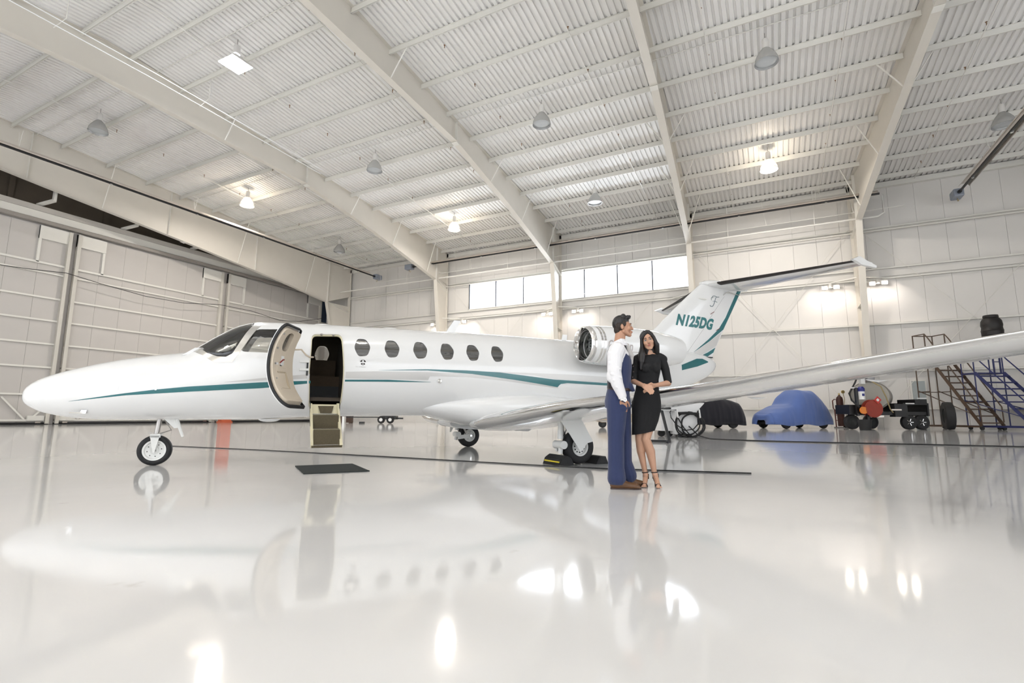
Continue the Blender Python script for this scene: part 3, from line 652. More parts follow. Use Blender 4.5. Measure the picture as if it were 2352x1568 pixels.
# ---- wings
WZ = [(.5,.60),(1.0,.62),(1.8,.71),(2.5,.79),(3.3,.895),(4.3,.975),(5,1.035),(6,1.13),(6.9,1.215),(7.9,1.31),(9,1.41)]
def wz(p): return lerp(p, WZ)
def wle(p): return lerp(p, [(0, 6.8), (.9, 6.60), (1.8, 6.45), (5.2, 7.30), (8.6, 7.62), (9, 7.66)])
def wte(p): return lerp(p, [(0, 8.9), (3, 8.85), (8.6, 8.75)])
def af(t):  # airfoil half thickness shape
    return 5*(.2969*sqrt(max(t, 0))-.126*t-.3516*t*t+.2843*t**3-.1030*t**4)
def wsec(p, s, off=0, t0=0, t1=1, n=14, tip=1):
    a, b = wle(p), wte(p); c = b-a; th = lerp(p, [(0, .13), (3, .115), (5, .085), (6.5, .062), (8, .045), (9, .04)]); up, lo = [], []
    for i in range(n+1):
        t = t0+(t1-t0)*(1-cos(pi*i/n))/2 if t1 == 1 else t1*(i/n)**2
        h = (af(t)*th*c+off)*tip; up.append((a+t*c-(off if t < .01 else 0), t, h*1.1)); lo.append((a+t*c-(off if t < .01 else 0), t, -h*.9))
    pts = up+lo[::-1][:-1] if t1 == 1 else up[::-1]+lo[1:]
    return [J(x, s*p, wz(p)+h) for x, t, h in pts]
for s in (1, -1):
    ps = [.55, .9, 1.3, 1.7, 2.4, 3.4, 4.4, 5.4, 6.4, 7.4, 8.3, 8.8, 8.95]
    m = MB(); m.rings([wsec(p, s, tip=1 if p < 8.4 else (.75 if p < 8.9 else .2)) for p in ps]); wg = m.build('wing', white, jet, smooth=True, angle=60)
    m = MB(); n = 8
    secs = [wsec(p, s, .0025, 0, .085, n) for p in [1.05, 1.3, 1.7, 2.4, 3.4, 4.4, 5.4, 6.4, 7.4, 8.6]]
    m.rings(secs, closed=True); m.build('leading_edge', chrome, wg, smooth=True, angle=60)
    for p0, p1 in ((1.2, 4.6), (4.7, 7.6)):
        m = MB()
        for p, q in ((p0, p1),):
            m.prism([(p, 0), (q, 0), (q, 1), (p, 1)], 0, 1, lambda u, v, d: J(wte(u)-.42+.06*u/8+(.012 if v else 0), s*u, wz(u)-.028*(1-.3*u/8)*.5-.028-.004*d+.011*u/8))
        m.build('flap_gap', mat('panel_gap', (.35, .34, .33), .6), wg)
    for p in (2.0, 3.6, 5.2, 6.6):
        m = MB(); x = wte(p)-.30; z = wz(p)-.03; m.rings([[J(x+u*.36, s*(p+.02*math.sin(pi*min(1, u+.05))*cos(a)), z-.015-.018*math.sin(pi*min(.98, u+.05))*(1-sin(a))/1.5) for a in [2*pi*k/8 for k in range(8)]] for u in (0, .25, .5, .75, 1)]); m.build('flap_hinge_fairing', white, wg, smooth=True)
    o = MB().box((6.45+.25, -.05, -.002), (6.85, .05, .002))
    # stall strip / landing light opening dark oval under the leading edge
    o = MB().lathe([(0, -.004), (.06, -.004), (.06, .004), (0, .004)], n=16).build('inspection_cover', darkm, wg); p = 4.75; o.location = J(wle(p)+.16, s*p, wz(p)-.085); o.scale = (1.3, .8, 1)
# belly fairing
m = MB(); rs = []
for i in range(25):
    x = 5.7+4.4*i/24; t = i/24; k = sin(pi*min(1, max(0, t)))**1.0 if 0 < t < 1 else .0; zc = .95; w_ = .45+.50*k; h = .12+.36*k
    rs.append([J(x, w_*math.copysign(abs(cos(a))**.8, cos(a)), zc+(h*.6 if sin(a) > 0 else h)*math.copysign(abs(sin(a))**.8, sin(a))) for a in [2*pi*j/32 for j in range(32)]])
m.rings(rs); m.build('wing_root_fairing', white, jet, smooth=True, angle=60)
m = MB(); m.rings([[J(6.85, p, .60) for p in (.45, .95)]+[J(6.85, p, .64) for p in (.95, .45)], [J(6.97, p, .515) for p in (.45, .95)]+[J(6.97, p, .62) for p in (.95, .45)], [J(7.72, p, .475) for p in (.45, .95)]+[J(7.72, p, .6) for p in (.95, .45)], [J(7.86, p, .55) for p in (.45, .95)]+[J(7.86, p, .62) for p in (.95, .45)]]); m.build('belly_door', gearw, jet)
# ---- engines
for s in (1, -1):
    e = empty('engine', J(0, 1.22*s, 2.175), 0, jet)
    n = 40
    m = MB().lathe([(.30, 8.95), (.345, 8.83), (.372, 8.90), (.385, 9.05), (.40, 9.4), (.41, 9.9), (.395, 10.5), (.34, 11.0), (.28, 11.28), (.26, 11.28), (.26, 11.0), (.30, 10.4), (.28, 9.3), (.28, 9.0)], ax='x', n=n, cap=False); m.build('nacelle', white, e, smooth=True)
    m = MB().lathe([(.275, 9.12), (.283, 8.97), (.30, 8.86), (.325, 8.79), (.348, 8.80), (.366, 8.87), (.380, 8.99), (.389, 9.10), (.386, 9.10), (.3, 9.12)], ax='x', n=n, cap=False); m.build('intake_lip', chrome, e, smooth=True, angle=60)
    MB().lathe([(0, 9.16), (.28, 9.16), (.28, 9.2), (0, 9.2)], ax='x', n=n).build('intake_screen', mat('intake_dark', (.045, .05, .045), .6), e)
    m = MB()
    for k in range(22):
        a = 2*pi*k/22; m.beam((9.14, .07*cos(a), .07*sin(a)), (9.12, .27*cos(a+.18), .27*sin(a+.18)), .03, .006, up=(1, 0, 0))
    m.build('fan_blades', mat('fan_blade_metal', (.10, .11, .10), .4, metal=.6), e)
    MB().lathe([(0, 9.02), (.04, 9.06), (.07, 9.14), (.07, 9.16), (0, 9.16)], ax='x', n=16).build('fan_spinner', darkm, e, smooth=True)
    MB().lathe([(.24, 11.0), (.22, 11.30), (.18, 11.38), (.16, 11.2), (.0, 11.1)], ax='x', n=24).build('exhaust_nozzle', steel, e, smooth=True)
    m = MB(); m.rings([[(x, -s*-1*.0+(s*(1.22-q)), z) for x, z in ((9.3, -.06), (9.7, .03), (10.9, .03), (11.2, -.02), (10.9, -.08), (9.7, -.12))] for q in (.55, .86)]); m.build('engine_pylon', white, e, smooth=False)
    def eng(a_, b_, s=s): 
        th = asin_ = math.asin(max(-.99, min(.99, (b_)/.405))); return (a_, -s*(.4085*cos(th)), .4085*sin(th))
    if s == 1:
        text_mesh('Citation', .30, mat('logo_taupe', (.42, .37, .35), .5), 'nacelle_lettering', lambda a, b: eng(9.12+a*.62, -.12+b*.85), parent=e)
        MB().prism([(9.2, -.15), (9.92, -.15), (9.92, -.14), (9.2, -.14)], 0, 1, lambda u, v, d: tuple(Vector(eng(u, v))*1.0+Vector((0, 0, 0)) if d else Vector(eng(u, v))+Vector((0, .01, 0)))).build('lettering_underline', MATS['logo_taupe'], e)
# ---- fin, rudder, tailplane
FLE = [(2.38, 10.7), (2.56, 11.25), (2.87, 11.71), (3.47, 12.42), (4.05, 13.14), (4.28, 13.45)]; FTE = [(2.0, 13.55), (2.27, 13.64), (2.53, 13.80), (3.2, 14.24), (4.23, 14.94), (4.3, 14.98)]
def fch(z): return lerp(z, FLE), lerp(z, FTE)
def finp(x, z, off=0):
    a, b = fch(z); t = (x-a)/(b-a); t = max(0, min(1, t)); return af(t)*.10*min(b-a, 1.9)*(1.0)+off
m = MB(); rs = []
for z in [2.0, 2.2, 2.38, 2.56, 2.72, 2.87, 3.15, 3.47, 3.8, 4.05, 4.28]:
    a, b = fch(max(z, 2.38)) if z < 2.38 else fch(z); b = lerp(z, FTE); n = 16; ts = [(1-cos(pi*i/n))/2 for i in range(n+1)]
    rs.append([J(a+(b-a)*t, af(t)*.10*min(b-a, 1.9), z) for t in ts]+[J(a+(b-a)*t, -af(t)*.10*min(b-a, 1.9), z) for t in ts[-2:0:-1]])
fin = m.rings(rs).build('fin', white, jet, smooth=True, angle=60)
def fin_patch(name, poly, mt, off=.003):
    m = MB(); cx = sum(q[0] for q in poly)/len(poly); cz = sum(q[1] for q in poly)/len(poly)
    m.prism(poly, 0, 1, lambda u, v, d: J(u, finp(u, v, off if d else -.003), v)); return m.build(name, mt, fin)
def fin_strip(name, a, b, mt, off=.003, n=24):
    m = MB(); rs = []
    for i in range(n+1):
        t = i/n*(len(a)-1); k = min(int(t), len(a)-2); t -= k; p = Vector(a[k]).lerp(Vector(a[k+1]), t); q = Vector(b[k]).lerp(Vector(b[k+1]), t); mid = p.lerp(q, .5)
        rs.append([J(v.x, finp(v.x, v.y, off), v.y) for v in (p, mid, q)]+[J(v.x, finp(v.x, v.y, -.004), v.y) for v in (q, p)])
    return m.rings(rs).build(name, mt, fin)
fin_strip('teal_fin_stripe', [(14.74, 4.2), (14.23, 3.40), (13.94, 3.06), (13.52, 2.745), (12.98, 2.39)], [(14.90, 4.2), (14.42, 3.48), (14.13, 3.06), (13.56, 2.70), (12.98, 2.385)], teal)
fin_strip('grey_fin_stripe', [(14.05, 2.98), (13.52, 2.67), (12.95, 2.36), (12.7, 2.27)], [(13.83, 2.60), (13.5, 2.43), (13.1, 2.27), (12.8, 2.20)], lgrey, .0025)
fin_strip('teal_lower_fin_stripe', [(13.80, 2.555), (13.5, 2.41), (13.1, 2.25)], [(13.72, 2.42), (13.45, 2.28), (13.1, 2.235)], teal)
fin_strip('rudder_gap', [(12.66, 2.28), (13.33, 3.0), (13.76, 3.51), (14.18, 3.97)], [(12.668, 2.28), (13.338, 3.0), (13.768, 3.51), (14.188, 3.97)], MATS['panel_gap'], .002)
MB().box((12.66, -.13, 2.255), (13.55, -.085, 2.28)).build('rudder_hinge_strip', darkm, fin)
def ftx(a, b, x0, z0): 
    x, z = x0+a+b*.38, z0+b-.02*a; return J(x, finp(x, z, .004), z)
text_mesh('N125DG', .39, lettr, 'registration', lambda a, b: ftx(a*.85, b*.98, 12.36, 3.05), parent=fin, bold=.020, space=1.06)
# flowing monogram above the registration
mg = mat('monogram_grey', (.12, .17, .19), .4)
mono = [(13.60,3.66),(13.63,3.63),(13.70,3.64),(13.76,3.72),(13.80,3.82),(13.84,3.90)]
def scroll(pts, r, name):
    m = MB(); m.tube([J(x, finp(x, z, .004), z) for x, z in pts], r, 5); return m.build(name, mg, fin, smooth=True)
for pts, r in ((mono, .009), ([(13.68,3.86),(13.72,3.92),(13.80,3.93),(13.88,3.91),(13.96,3.92)], .008), ([(13.71,3.78),(13.80,3.79),(13.88,3.77)], .006), ([(13.66,3.80),(13.65,3.86),(13.70,3.895),(13.76,3.88)], .005)): scroll(pts, r, 'monogram')
for (x, z) in ((13.62, 3.42), (13.80, 3.0)):
    MB().tube([J(x, .06, z), J(x+.05, .15, z+.06)], .008, 5).build('static_probe', mat('probe_red', (.15, .02, .02), .5), fin)
MB().tube([J(14.14, .06, 3.99), J(14.18, .11, 4.05), J(14.30, .10, 4.09), J(14.8, .03, 4.06)], .010, 6).build('rudder_link', satin, fin, smooth=True)
MB().rings([[J(13.15+u*.42, .075+.035*sin(pi*min(.97, u+.03))*cos(a), 3.80+.035*sin(pi*min(.97, u+.03))*sin(a)) for a in [2*pi*k/10 for k in range(10)]] for u in (0, .2, .4, .6, .8, 1)]).build('beacon_fairing', mat('pale_grey_fairing', (.72, .72, .68), .4), fin, smooth=True)
ZS = 4.22
m = MB(); rs = []
for i in range(13):
    t = i/12; x = 13.38+1.75*t; k = sin(pi*max(.02, min(.98, t**.8)))**.5; rs.append([J(x, .17*k*cos(a), 4.24+.15*k*(sin(a) if sin(a) > 0 else sin(a)*.6)) for a in [2*pi*j/16 for j in range(16)]])
m.rings(rs).build('fin_cap', white, fin, smooth=True, angle=60)
for s in (1, -1):
    def tsec(p, off=0, t1=1, n=10):
        a = 13.50+(14.88-13.50)*p/3.15; b = 14.95+(15.42-14.95)*p/3.15; c = b-a; th = .09; U = []; L = []
        for i in range(n+1):
            t = (1-cos(pi*i/n))/2 if t1 == 1 else t1*(i/n)**2; h = af(t)*th*c+off; x = a+t*c-(off if i == 0 else 0); U.append((x, h)); L.append((x, -h))
        pts = U+L[::-1][1:-1] if t1 == 1 else U[::-1]+L[1:]
        return [J(x, s*p, ZS+h) for x, h in pts]
    tp = MB().rings([tsec(p) for p in (.02, .6, 1.4, 2.2, 2.9, 3.15)]).build('tailplane', white, fin, smooth=True, angle=60)
    MB().rings([tsec(p, .004, .10, 6) for p in (.32, .38, 1.4, 2.2, 2.95, 3.05)]).build('deice_boot', boot, tp, smooth=True)
    m = MB(); q = 3.13; m.prism([(14.62, -.02), (14.9, .09), (15.12, .03), (15.52, -.05), (15.5, -.10), (14.95, -.10), (14.80, -.05)], q-.03, q+.035, lambda u, v, d: J(u, s*d, ZS+v)); m.build('tailplane_tip', white, tp)
    MB().prism([(1.0, 14.93), (2.75, 15.20), (2.75, 15.208), (1.0, 14.938)], -.055, -.05, lambda u, v, d: J(v-.12, s*u, ZS+.0+d*.6)).build('elevator_gap', MATS['panel_gap'], tp)
# tail cone lower fairing
# ---- landing gear
def wheel(name, r, wd, c, hub, parent, holes=0, flip=1):
    g = empty(name, c, 0, parent); rr = hub
    MB().lathe([(rr, -wd*.40), (rr+.02, -wd*.48), (r*.86, -wd*.5), (r*.96, -wd*.38), (r, -wd*.16), (r, wd*.16), (r*.96, wd*.38), (r*.86, wd*.5), (rr+.02, wd*.48), (rr, wd*.40)], ax='y', n=40, cap=False).build('tyre', rubber, g, smooth=True, angle=60)
    MB().lathe([(0, -wd*.30), (rr*.35, -wd*.34), (rr*.40, -wd*.26), (rr*.80, -wd*.27), (rr*.88, -wd*.42), (rr*1.03, -wd*.46), (rr*1.03, wd*.46), (rr*.88, wd*.42), (rr*.8, wd*.25), (0, wd*.25)], ax='y', n=32, cap=False).build('wheel_hub', gearw, g, smooth=True)
    if holes:
        hm = MB().lathe([(0, -.004), (rr*(.085 if holes > 8 else .05), -.004), (rr*(.085 if holes > 8 else .05), .01), (0, .01)], ax='y', n=8).mesh('hub_hole', darkm)
        for k in range(holes): a = 2*pi*k/holes+.2; inst('hub_hole', hm, g, (rr*.62*cos(a), -wd*.275, rr*.62*sin(a)))
        MB().lathe([(0, -.006), (rr*.12, -.006), (rr*.12, .01), (0, .01)], c=(0, -wd*.35, 0), ax='y', n=12).build('axle_nut', darkm, g)
    return g
ng = empty('nose_gear', J(NX-.02, 0, 0), 0, jet)
wheel('nose_wheel', .228, .15, (0, 0, .228), .150, ng, 8)
for s in (1, -1): MB().prism([(-.065, .45), (.06, .45), (.03, .30), (.012, .20), (-.012, .20), (-.035, .30)], s*.088, s*.104, lambda u, v, d: (u, d, v)).build('wheel_fork', gearw, ng)
MB().box((-.065, -.104, .42), (.065, .104, .475)).build('fork_crown', gearw, ng)
MB().tube([(.0, 0, .46), (.035, 0, .80)], .036, 12).build('strut', steel, ng, smooth=True)
MB().tube([(.02, -.03, .47), (.19, -.02, .53), (.12, 0, .64), (.05, 0, .76)], .011, 6).build('torque_link', steel, ng, smooth=True)
MB().tube([(-.05, -.05, .49), (-.085, -.05, .50), (-.10, -.05, .48)], .008, 5).build('tow_lug', steel, ng)
MB().prism([(.10, .70), (.25, .70), (.31, .57), (.24, .56)], -.14, -.13, lambda u, v, d: (u, d, v)).build('nose_gear_door', gearw, ng); MB().tube([(.26, -.13, .70), (.36, -.13, .43)], [.03, .018], 8).build('door_link', gearw, ng, smooth=True)
for s in (1, -1):
    mg_ = empty('main_gear', J(0, 0, 0), 0, jet); P = 2.45*s; W0 = wz(2.45)-.05
    wheel('main_wheel', .275, .19, J(7.83, P, .275), .145, mg_, 11 if s == 1 else 6)
    MB().tube([J(7.50, P-.02*s, W0), J(7.53, P-.02*s, .62), J(7.515, P-.02*s, .40)], [.055, .05, .05], 12).build('strut', gearw, mg_, smooth=True)
    m = MB(); m.tube([J(7.515, P-.17*s, .31), J(7.515, P+.10*s, .31)], .065, 12); m.tube([J(7.515, P-.0*s, .30), J(7.50, P, .17)], .04, 8); m.build('trunnion', gearw, mg_, smooth=True)
    MB().beam(J(7.51, P-.15*s, .24), J(7.83, P-.15*s, .275), .05, .09).build('trailing_arm', gearw, mg_)
    MB().tube([J(7.60, P-.14*s, .60), J(7.72, P-.14*s, .33)], .03, 8).build('shock_absorber', steel, mg_, smooth=True)
    MB().tube([J(7.83, P-.17*s, .275), J(7.83, P-.20*s, .275)], .025, 8).build('axle', chrome, mg_, smooth=True)
    MB().tube([J(7.56, P, .66), J(7.60, P+.03*s, .55), J(7.57, P, .45), J(7.62, P, .40)], .008, 5).build('brake_hose', darkm, mg_, smooth=True)
    m = MB().prism([(7.40, .725), (7.80, .735), (8.02, .36), (7.90, .335), (7.80, .215), (7.76, .215), (7.60, .46)], P+.135*s, P+.150*s, lambda u, v, d: J(u, d+(.73-v)*.06*s, v)); m.build('gear_door', gearw, mg_)
    MB().prism([(7.15, .60), (7.30, .62), (7.17, .38), (7.13, .37)], (P-.32*s), (P-.31*s), lambda u, v, d: J(u+.1, d, v)).build('inner_gear_door', gearw, mg_) if s < 0 else None
# ================================================================ lamps, heaters, pipes
lampw = mat('lamp_enamel_white', (.75, .73, .70), .4)
hood = mat('prismatic_grey_hood', (.50, .50, .49), .25, metal=.35)
hood_in = mat('hood_reflector_inside', (.50, .52, .54), .2, metal=.7)
glow = mat('lit_lamp_lens', (1, .95, .88), .5, emit=(1, .90, .78), estr=12)
glow2 = mat('lit_cool_lens', (1, 1, 1), .5, emit=(.93, .96, 1), estr=20)
lensoff = mat('unlit_lamp_lens', (.55, .58, .60), .15, coat=.4)
_hood = {}
def highbay(x, y, lit, label, watts=380):
    z = zroof(y)
    t = thing('high_bay_lamp', label, 'lamp', (x, y, z), 0, 'high bay lamps hanging from the hangar roof')
    def part(key, f, mt, sm=True):
        if key not in _hood: _hood[key] = f().mesh(key, mt, sm, angle=50)
        return inst(key, _hood[key], t)
    part('hanging_hook', lambda: MB().tube([(0, 0, -.02), (0, 0, -.25), (.04, 0, -.30), (0, 0, -.36)], .018, 6), steel)
    part('ballast_housing', lambda: MB().lathe([(0, -.34), (.13, -.36), (.15, -.42), (.15, -.78), (.12, -.86), (0, -.86)], n=16), lampw)
    part('lamp_hood_lit' if lit else 'lamp_hood', lambda: MB().lathe([(.12, -.84), (.17, -.90), (.30, -1.06), (.42, -1.25), (.49, -1.42), (.52, -1.60), (.535, -1.60), (.535, -1.58), (.50, -1.40), (.43, -1.23), (.31, -1.04), (.19, -.88), (.12, -.82)], n=32, cap=False), glass('lit_prismatic_hood', (.62, .60, .56), .5, .3) if lit else hood)
    part('lens_lit' if lit else 'lens_unlit', lambda: MB().lathe([(0, -1.52), (.30, -1.54), (.50, -1.50), (.50, -1.49), (.30, -1.50), (0, -1.48)], n=32), glow if lit else lensoff)
    if lit:
        d = bpy.data.lights.new('lamp_light', 'AREA'); d.shape = 'DISK'; d.size = .95; d.energy = watts; d.color = (1, .93, .85)
        l = bpy.data.objects.new('lamp_light', d); COL.objects.link(l); l.location = (x, y, z-1.62)
        d = bpy.data.lights.new('lamp_light', 'POINT'); d.shadow_soft_size = .2; d.energy = watts*.4; d.color = (1, .93, .85)
        l = bpy.data.objects.new('lamp_light', d); COL.objects.link(l); l.location = (x, y, z-1.25)
    return t
LX_ = [-36.9, -23.5, -10.9, .8, 12.3]; LY_ = [14.8, 25.2, 35.2]
names = {(0, 0): 'unlit grey bell lamp nearest the sliding doors, front row', (0, 1): 'glowing warm bell lamp nearest the sliding doors, middle row', (0, 2): 'unlit grey bell lamp nearest the sliding doors, row by the far wall',
 (1, 1): 'unlit grey bell lamp between first and second roof beams from the left corner, middle row', (1, 2): 'glowing bell lamp left of the strip of windows',
 (2, 1): 'unlit grey bell lamp between the two long middle roof beams, middle row', (2, 2): 'small unlit grey bell lamp right above the strip of windows',
 (3, 1): 'large unlit bell lamp at upper right with a bright inner disc', (3, 2): 'glowing warm bell lamp above the tail of the jet',
 (4, 2): 'unlit grey bell lamp at far right beside the sloping black heater tube'}
for (i, j), lb in names.items(): highbay(LX_[i], LY_[j], (i, j) in ((0, 1), (1, 2), (3, 2)), lb)
# square lamp with a bright lens
t = thing('square_high_bay_lamp', 'brilliant white square ceiling lamp, by far the brightest lamp', 'lamp', (-23.5, 14.8, zroof(14.8)))
MB().tube([(0, 0, 0), (0, 0, -.5)], .02, 6).build('hanging_hook', steel, t); MB().lathe([(0, -.36), (.16, -.40), (.17, -.85), (.10, -.95), (0, -.95)], n=16).build('ballast_housing', lampw, t, smooth=True)
m = MB(); m.rings([[(a*r_, b*r_, z) for a, b in ((-1, -1), (1, -1), (1, 1), (-1, 1))] for r_, z in ((.14, -.93), (.50, -1.30), (.58, -1.42), (.56, -1.42), (.48, -1.30))], cap=False); m.build('lamp_hood', lampw, t)
MB().box((-.55, -.55, -1.46), (.55, .55, -1.38)).build('lens', glow2, t)
d = bpy.data.lights.new('lamp_light', 'AREA'); d.shape = 'SQUARE'; d.size = 1.1; d.energy = 420; d.color = (.96, .98, 1)
l = bpy.data.objects.new('lamp_light', d); COL.objects.link(l); l.location = (-23.5, 14.8, zroof(14.8)-1.48)
# unseen lamps of the same kind, added over and behind the photographer as fill
for x in LX_+[24.5]:
    for y in (4.6, -5.8, -16.0):
        z = zroof(y); h = empty('ceiling_lamp', (x, y, z), 0, ceil)
        for key in ('hanging_hook', 'ballast_housing'): inst(key, _hood[key], h)
        if 'clear' not in _hood: _hood['clear'] = _hood['lamp_hood'].copy(); _hood['clear'].materials.clear(); _hood['clear'].materials.append(glass('prismatic_glass_hood', (.88, .88, .86), .2, .2))
        inst('lamp_hood', _hood['clear'], h)
        if (x, y) not in LAMP_ON: continue
        dd = bpy.data.lights.new('lamp_light', 'POINT'); dd.shadow_soft_size = .22; dd.energy = LAMPW*LAMP_ON[(x, y)]; dd.color = (1, .95, .89)
        l = bpy.data.objects.new('lamp_light', dd); COL.objects.link(l); l.location = (x, y, z-1.28)
# radiant tube heaters
def heater(label, p0, p1, hangs):
    p0 = Vector(p0); p1 = Vector(p1); L = (p1-p0).length; a = atan2((p1-p0).y, (p1-p0).x)
    t = thing('radiant_tube_heater', label, 'heater', p0, a, 'black tube heaters under shiny reflector hoods')
    MB().tube([(.6, 0, 0), (L, 0, 0)], .075, 10).build('heater_tube', blackm, t, smooth=True)
    m = MB(); cs = [(-.30, .02), (-.20, .16), (-.09, .22), (.09, .22), (.20, .16), (.30, .02)]
    m.rings([[(x, u, v) for u, v in cs]+[(x, u*.97, v-.012) for u, v in cs[::-1]] for x in (1.4, L-.1)]); m.build('reflector_hood', alum, t)
    m = MB().box((-.35, -.28, -.25), (.55, .28, .28)); o = m.build('burner_box', greybox, t); b = o.modifiers.new('b', 'BEVEL'); b.width = .08; b.segments = 2
    MB().lathe([(.11, .5), (.11, .75), (.075, .78)], ax='x', n=16).build('burner_collar', blackm, t, smooth=True)
    MB().tube([(.1, 0, -.25), (.1, .0, -.45), (.25, 0, -.5), (.3, 0, -.42)], .02, 6).build('gas_connector', mat('brass_tap', (.5, .38, .16), .35, metal=.8), t)
    k = 3.0
    while k < L:
        m = MB().box((k-.05, -.05, .05), (k+.05, .05, .1)); m.cbox((k, 0, -.08), (.14, .12, .05)); m.build('tube_clamp', mat('bright_clamp', (.8, .8, .8), .2, metal=.9), t); k += 5.6
    for hx in hangs: MB().tube([(hx, 0, .2), (hx, .25, 1.15)], .012, 5).tube([(hx, 0, .2), (hx, -.25, 1.15)], .012, 5).build('hanger_wire', creamL, t)
    return t
heater('black heater tube running along the big beam above the sliding doors', (-37.4, 41.4, 15.55), (-37.2, -4, 15.55), (9, 20, 30))
heater('long black heater tube crossing in front of the strip of windows', (-32.3, 40.2, 15.7), (7.4, 40.3, 15.7), (5.6, 16, 27, 36))
heater('thick black heater tube sloping up at the far right', (11.8, 41.8, 15.3), (12.1, 2, 15.5), (6, 18))
# gas / sprinkler mains on hangers along the far side
t = thing('gas_main_pipe', 'white pipe hung in front of the far windows, lower of two', 'pipe')
MB().tube([(-43.9, 38.6, 14.35), (-43.9, 41.4, 14.5), (7.4, 41.4, 14.5), (7.75, 41.4, 14.7), (7.75, 41.4, 16.0)], .062, 8).build('pipe_run', pip, t, smooth=True)
for x in (-33.5, -21.5, -9.2, -2.2, 3.6): MB().tube([(x, 41.4, 14.5), (x, 41.4, 17.3)], .022, 5).build('hanger_rod', pip, t)
t = thing('conduit_run', 'thin white conduit above the lower pipe by the far windows', 'pipe')
MB().tube([(-37.8, 41.4, 15.0), (8.9, 41.4, 15.0)], .022, 6).build('conduit_tube', pip, t, smooth=True)
for x in (-37, -31, -25.5, -15, -6.8, .5, 6.0): MB().tube([(x, 41.4, 15.0), (x-.3, 41.3, 17.2)], .015, 5).build('hanger_rod', pip, t)
t = thing('bright_conduit_pair', 'pair of bright white tubes beside the upper left roof beam', 'pipe')
for dx in (0, .55): MB().tube([(-27.6+dx*1.0, 4, 18.0), (-27.6+dx, 13, 18.0), (-27.9+dx, 24.5, 17.9)], .025, 6).build('conduit_tube', mat('bright_white_tube', (.92, .92, .92), .3), t, smooth=True)
for y in (9, 15.6, 21.8): MB().tube([(-27.7, y, 17.9), (-27.4, y+.3, 18.5), (-27.2, y+.2, zroof(y))], .018, 5).build('hanger_rod', creamL, t)
# wall flood lamps
def flood(x, z, label):
    t = thing('wall_flood_lamp', label, 'lamp', (x, 42.6, z), 0, 'twin-headed flood lamps on the far wall')
    MB().box((-.08, -.02, .02), (.08, .17, .3)).build('wall_bracket', creamL, t); MB().tube([(-.42, -.08, .0), (.42, -.08, .0)], .03, 6).build('cross_bar', creamL, t)
    for s in (-1, 1):
        q = MB().cbox((s*.36, -.12, .0), (.36, .18, .26)).build('lamp_head', lampw, t); MB().cbox((s*.36, -.225, -.01), (.30, .02, .20)).build('lens', glow, q)
        d = bpy.data.lights.new('flood_light', 'SPOT'); d.energy = 60; d.spot_size = radians(120); d.shadow_soft_size = .15; d.color = (1, .9, .82)
        l = bpy.data.objects.new('flood_light', d); COL.objects.link(l); l.location = (x+s*.36, 42.3, z); l.rotation_euler = (radians(48), 0, 0)
for x, lb in ((-30.4, 'left of the first wall column from the corner'), (-27.2, 'just right of the first wall column from the corner'), (-17.9, 'left of the second wall column, under the windows'), (-14.95, 'right of the second wall column, above the man'), (4.35, 'left of the column behind the tail tip'), (7.2, 'right of the column behind the tail tip')):
    flood(x, 10.0, 'lit twin flood lamp '+lb)
# hanging cable on the door wall
t = MB().tube([(-45.9, y, z) for y, z in ((8, 10.9), (14.1, 10.7), (15.65, 10.82), (17.6, 11.05), (19.9, 10.75), (23, 10.45), (26.2, 10.5), (29.4, 11.0), (32.8, 11.0), (36.1, 10.6), (38.5, 10.9), (41.8, 11.8))], .025, 5).build('power_cable', blackm, smooth=True); tag(t, 'thin black cable sagging across the sliding doors', 'cable')
# orange steel post in front of the doors
t = thing('orange_column_guard', 'orange steel post standing behind the nose of the jet', 'post', (-44.6, 30.0, 0), 0)
org = mat('safety_orange', (.62, .14, .06), .5, noise=.08)
MB().box((-.25, -.48, 0), (.25, .48, 4.1)).build('post_body', org, t); MB().box((-.32, -.56, 0), (.32, .56, .12)).build('base_plate', org, t); MB().box((-.28, -.52, 4.1), (.28, .52, 4.16)).build('top_cap', org, t)
# floor cords
t = MB().tube([(-13.2, 7.45, .01), (-10, 7.58, .01), (-6.4, 7.52, .01), (-3.4, 7.40, .01), (-2.2, 7.42, .01), (-.3, 7.78, .01)], .010, 6).build('thin_cable', blackm, smooth=True); tag(t, 'thin black cord lying straight on the floor under the jet', 'cord')
# mat
me_ = MB().prism([(-6.47, 5.53), (-5.97, 6.2), (-5.01, 5.54), (-5.53, 4.87)], .001, .013, lambda u, v, d: (u, v, d)); o = me_.build('door_mat', mat('black_rubber_mat', (.02, .025, .024), .85, bump=.6, bscale=120)); tag(o, 'dark rubber mat on the floor in front of the steps', 'mat')
# chocks
t = thing('wheel_chock', 'black rubber wheel chock with a yellow stripe at the near main wheel', 'chock', (-3.10, 7.76, 0), atan2(-.6, .8))
MB().prism([(-.13, 0), (.13, 0), (.08, .11), (.0, .155), (-.09, .10)], -.27, .27, lambda u, v, d: (d, u, v)).build('chock_body', rubber, t)
MB().prism([(-.122, .045), (-.108, .062), (-.112, .066), (-.126, .049)], -.23, .23, lambda u, v, d: (d, u-.004, v)).build('yellow_stripe', mat('chock_yellow', (.75, .62, .04), .5), t)
a = Vector((cos(JA), sin(JA), 0)); q = Vector((-3.10, 7.76, 0))+a*.70
t = thing('wheel_chock', 'second black chock, behind the near main wheel', 'chock', q, atan2(-.6, .8)); MB().prism([(-.12, 0), (.12, 0), (.07, .12), (-.05, .12)], -.22, .22, lambda u, v, d: (d, u, v)).build('chock_body', rubber, t)
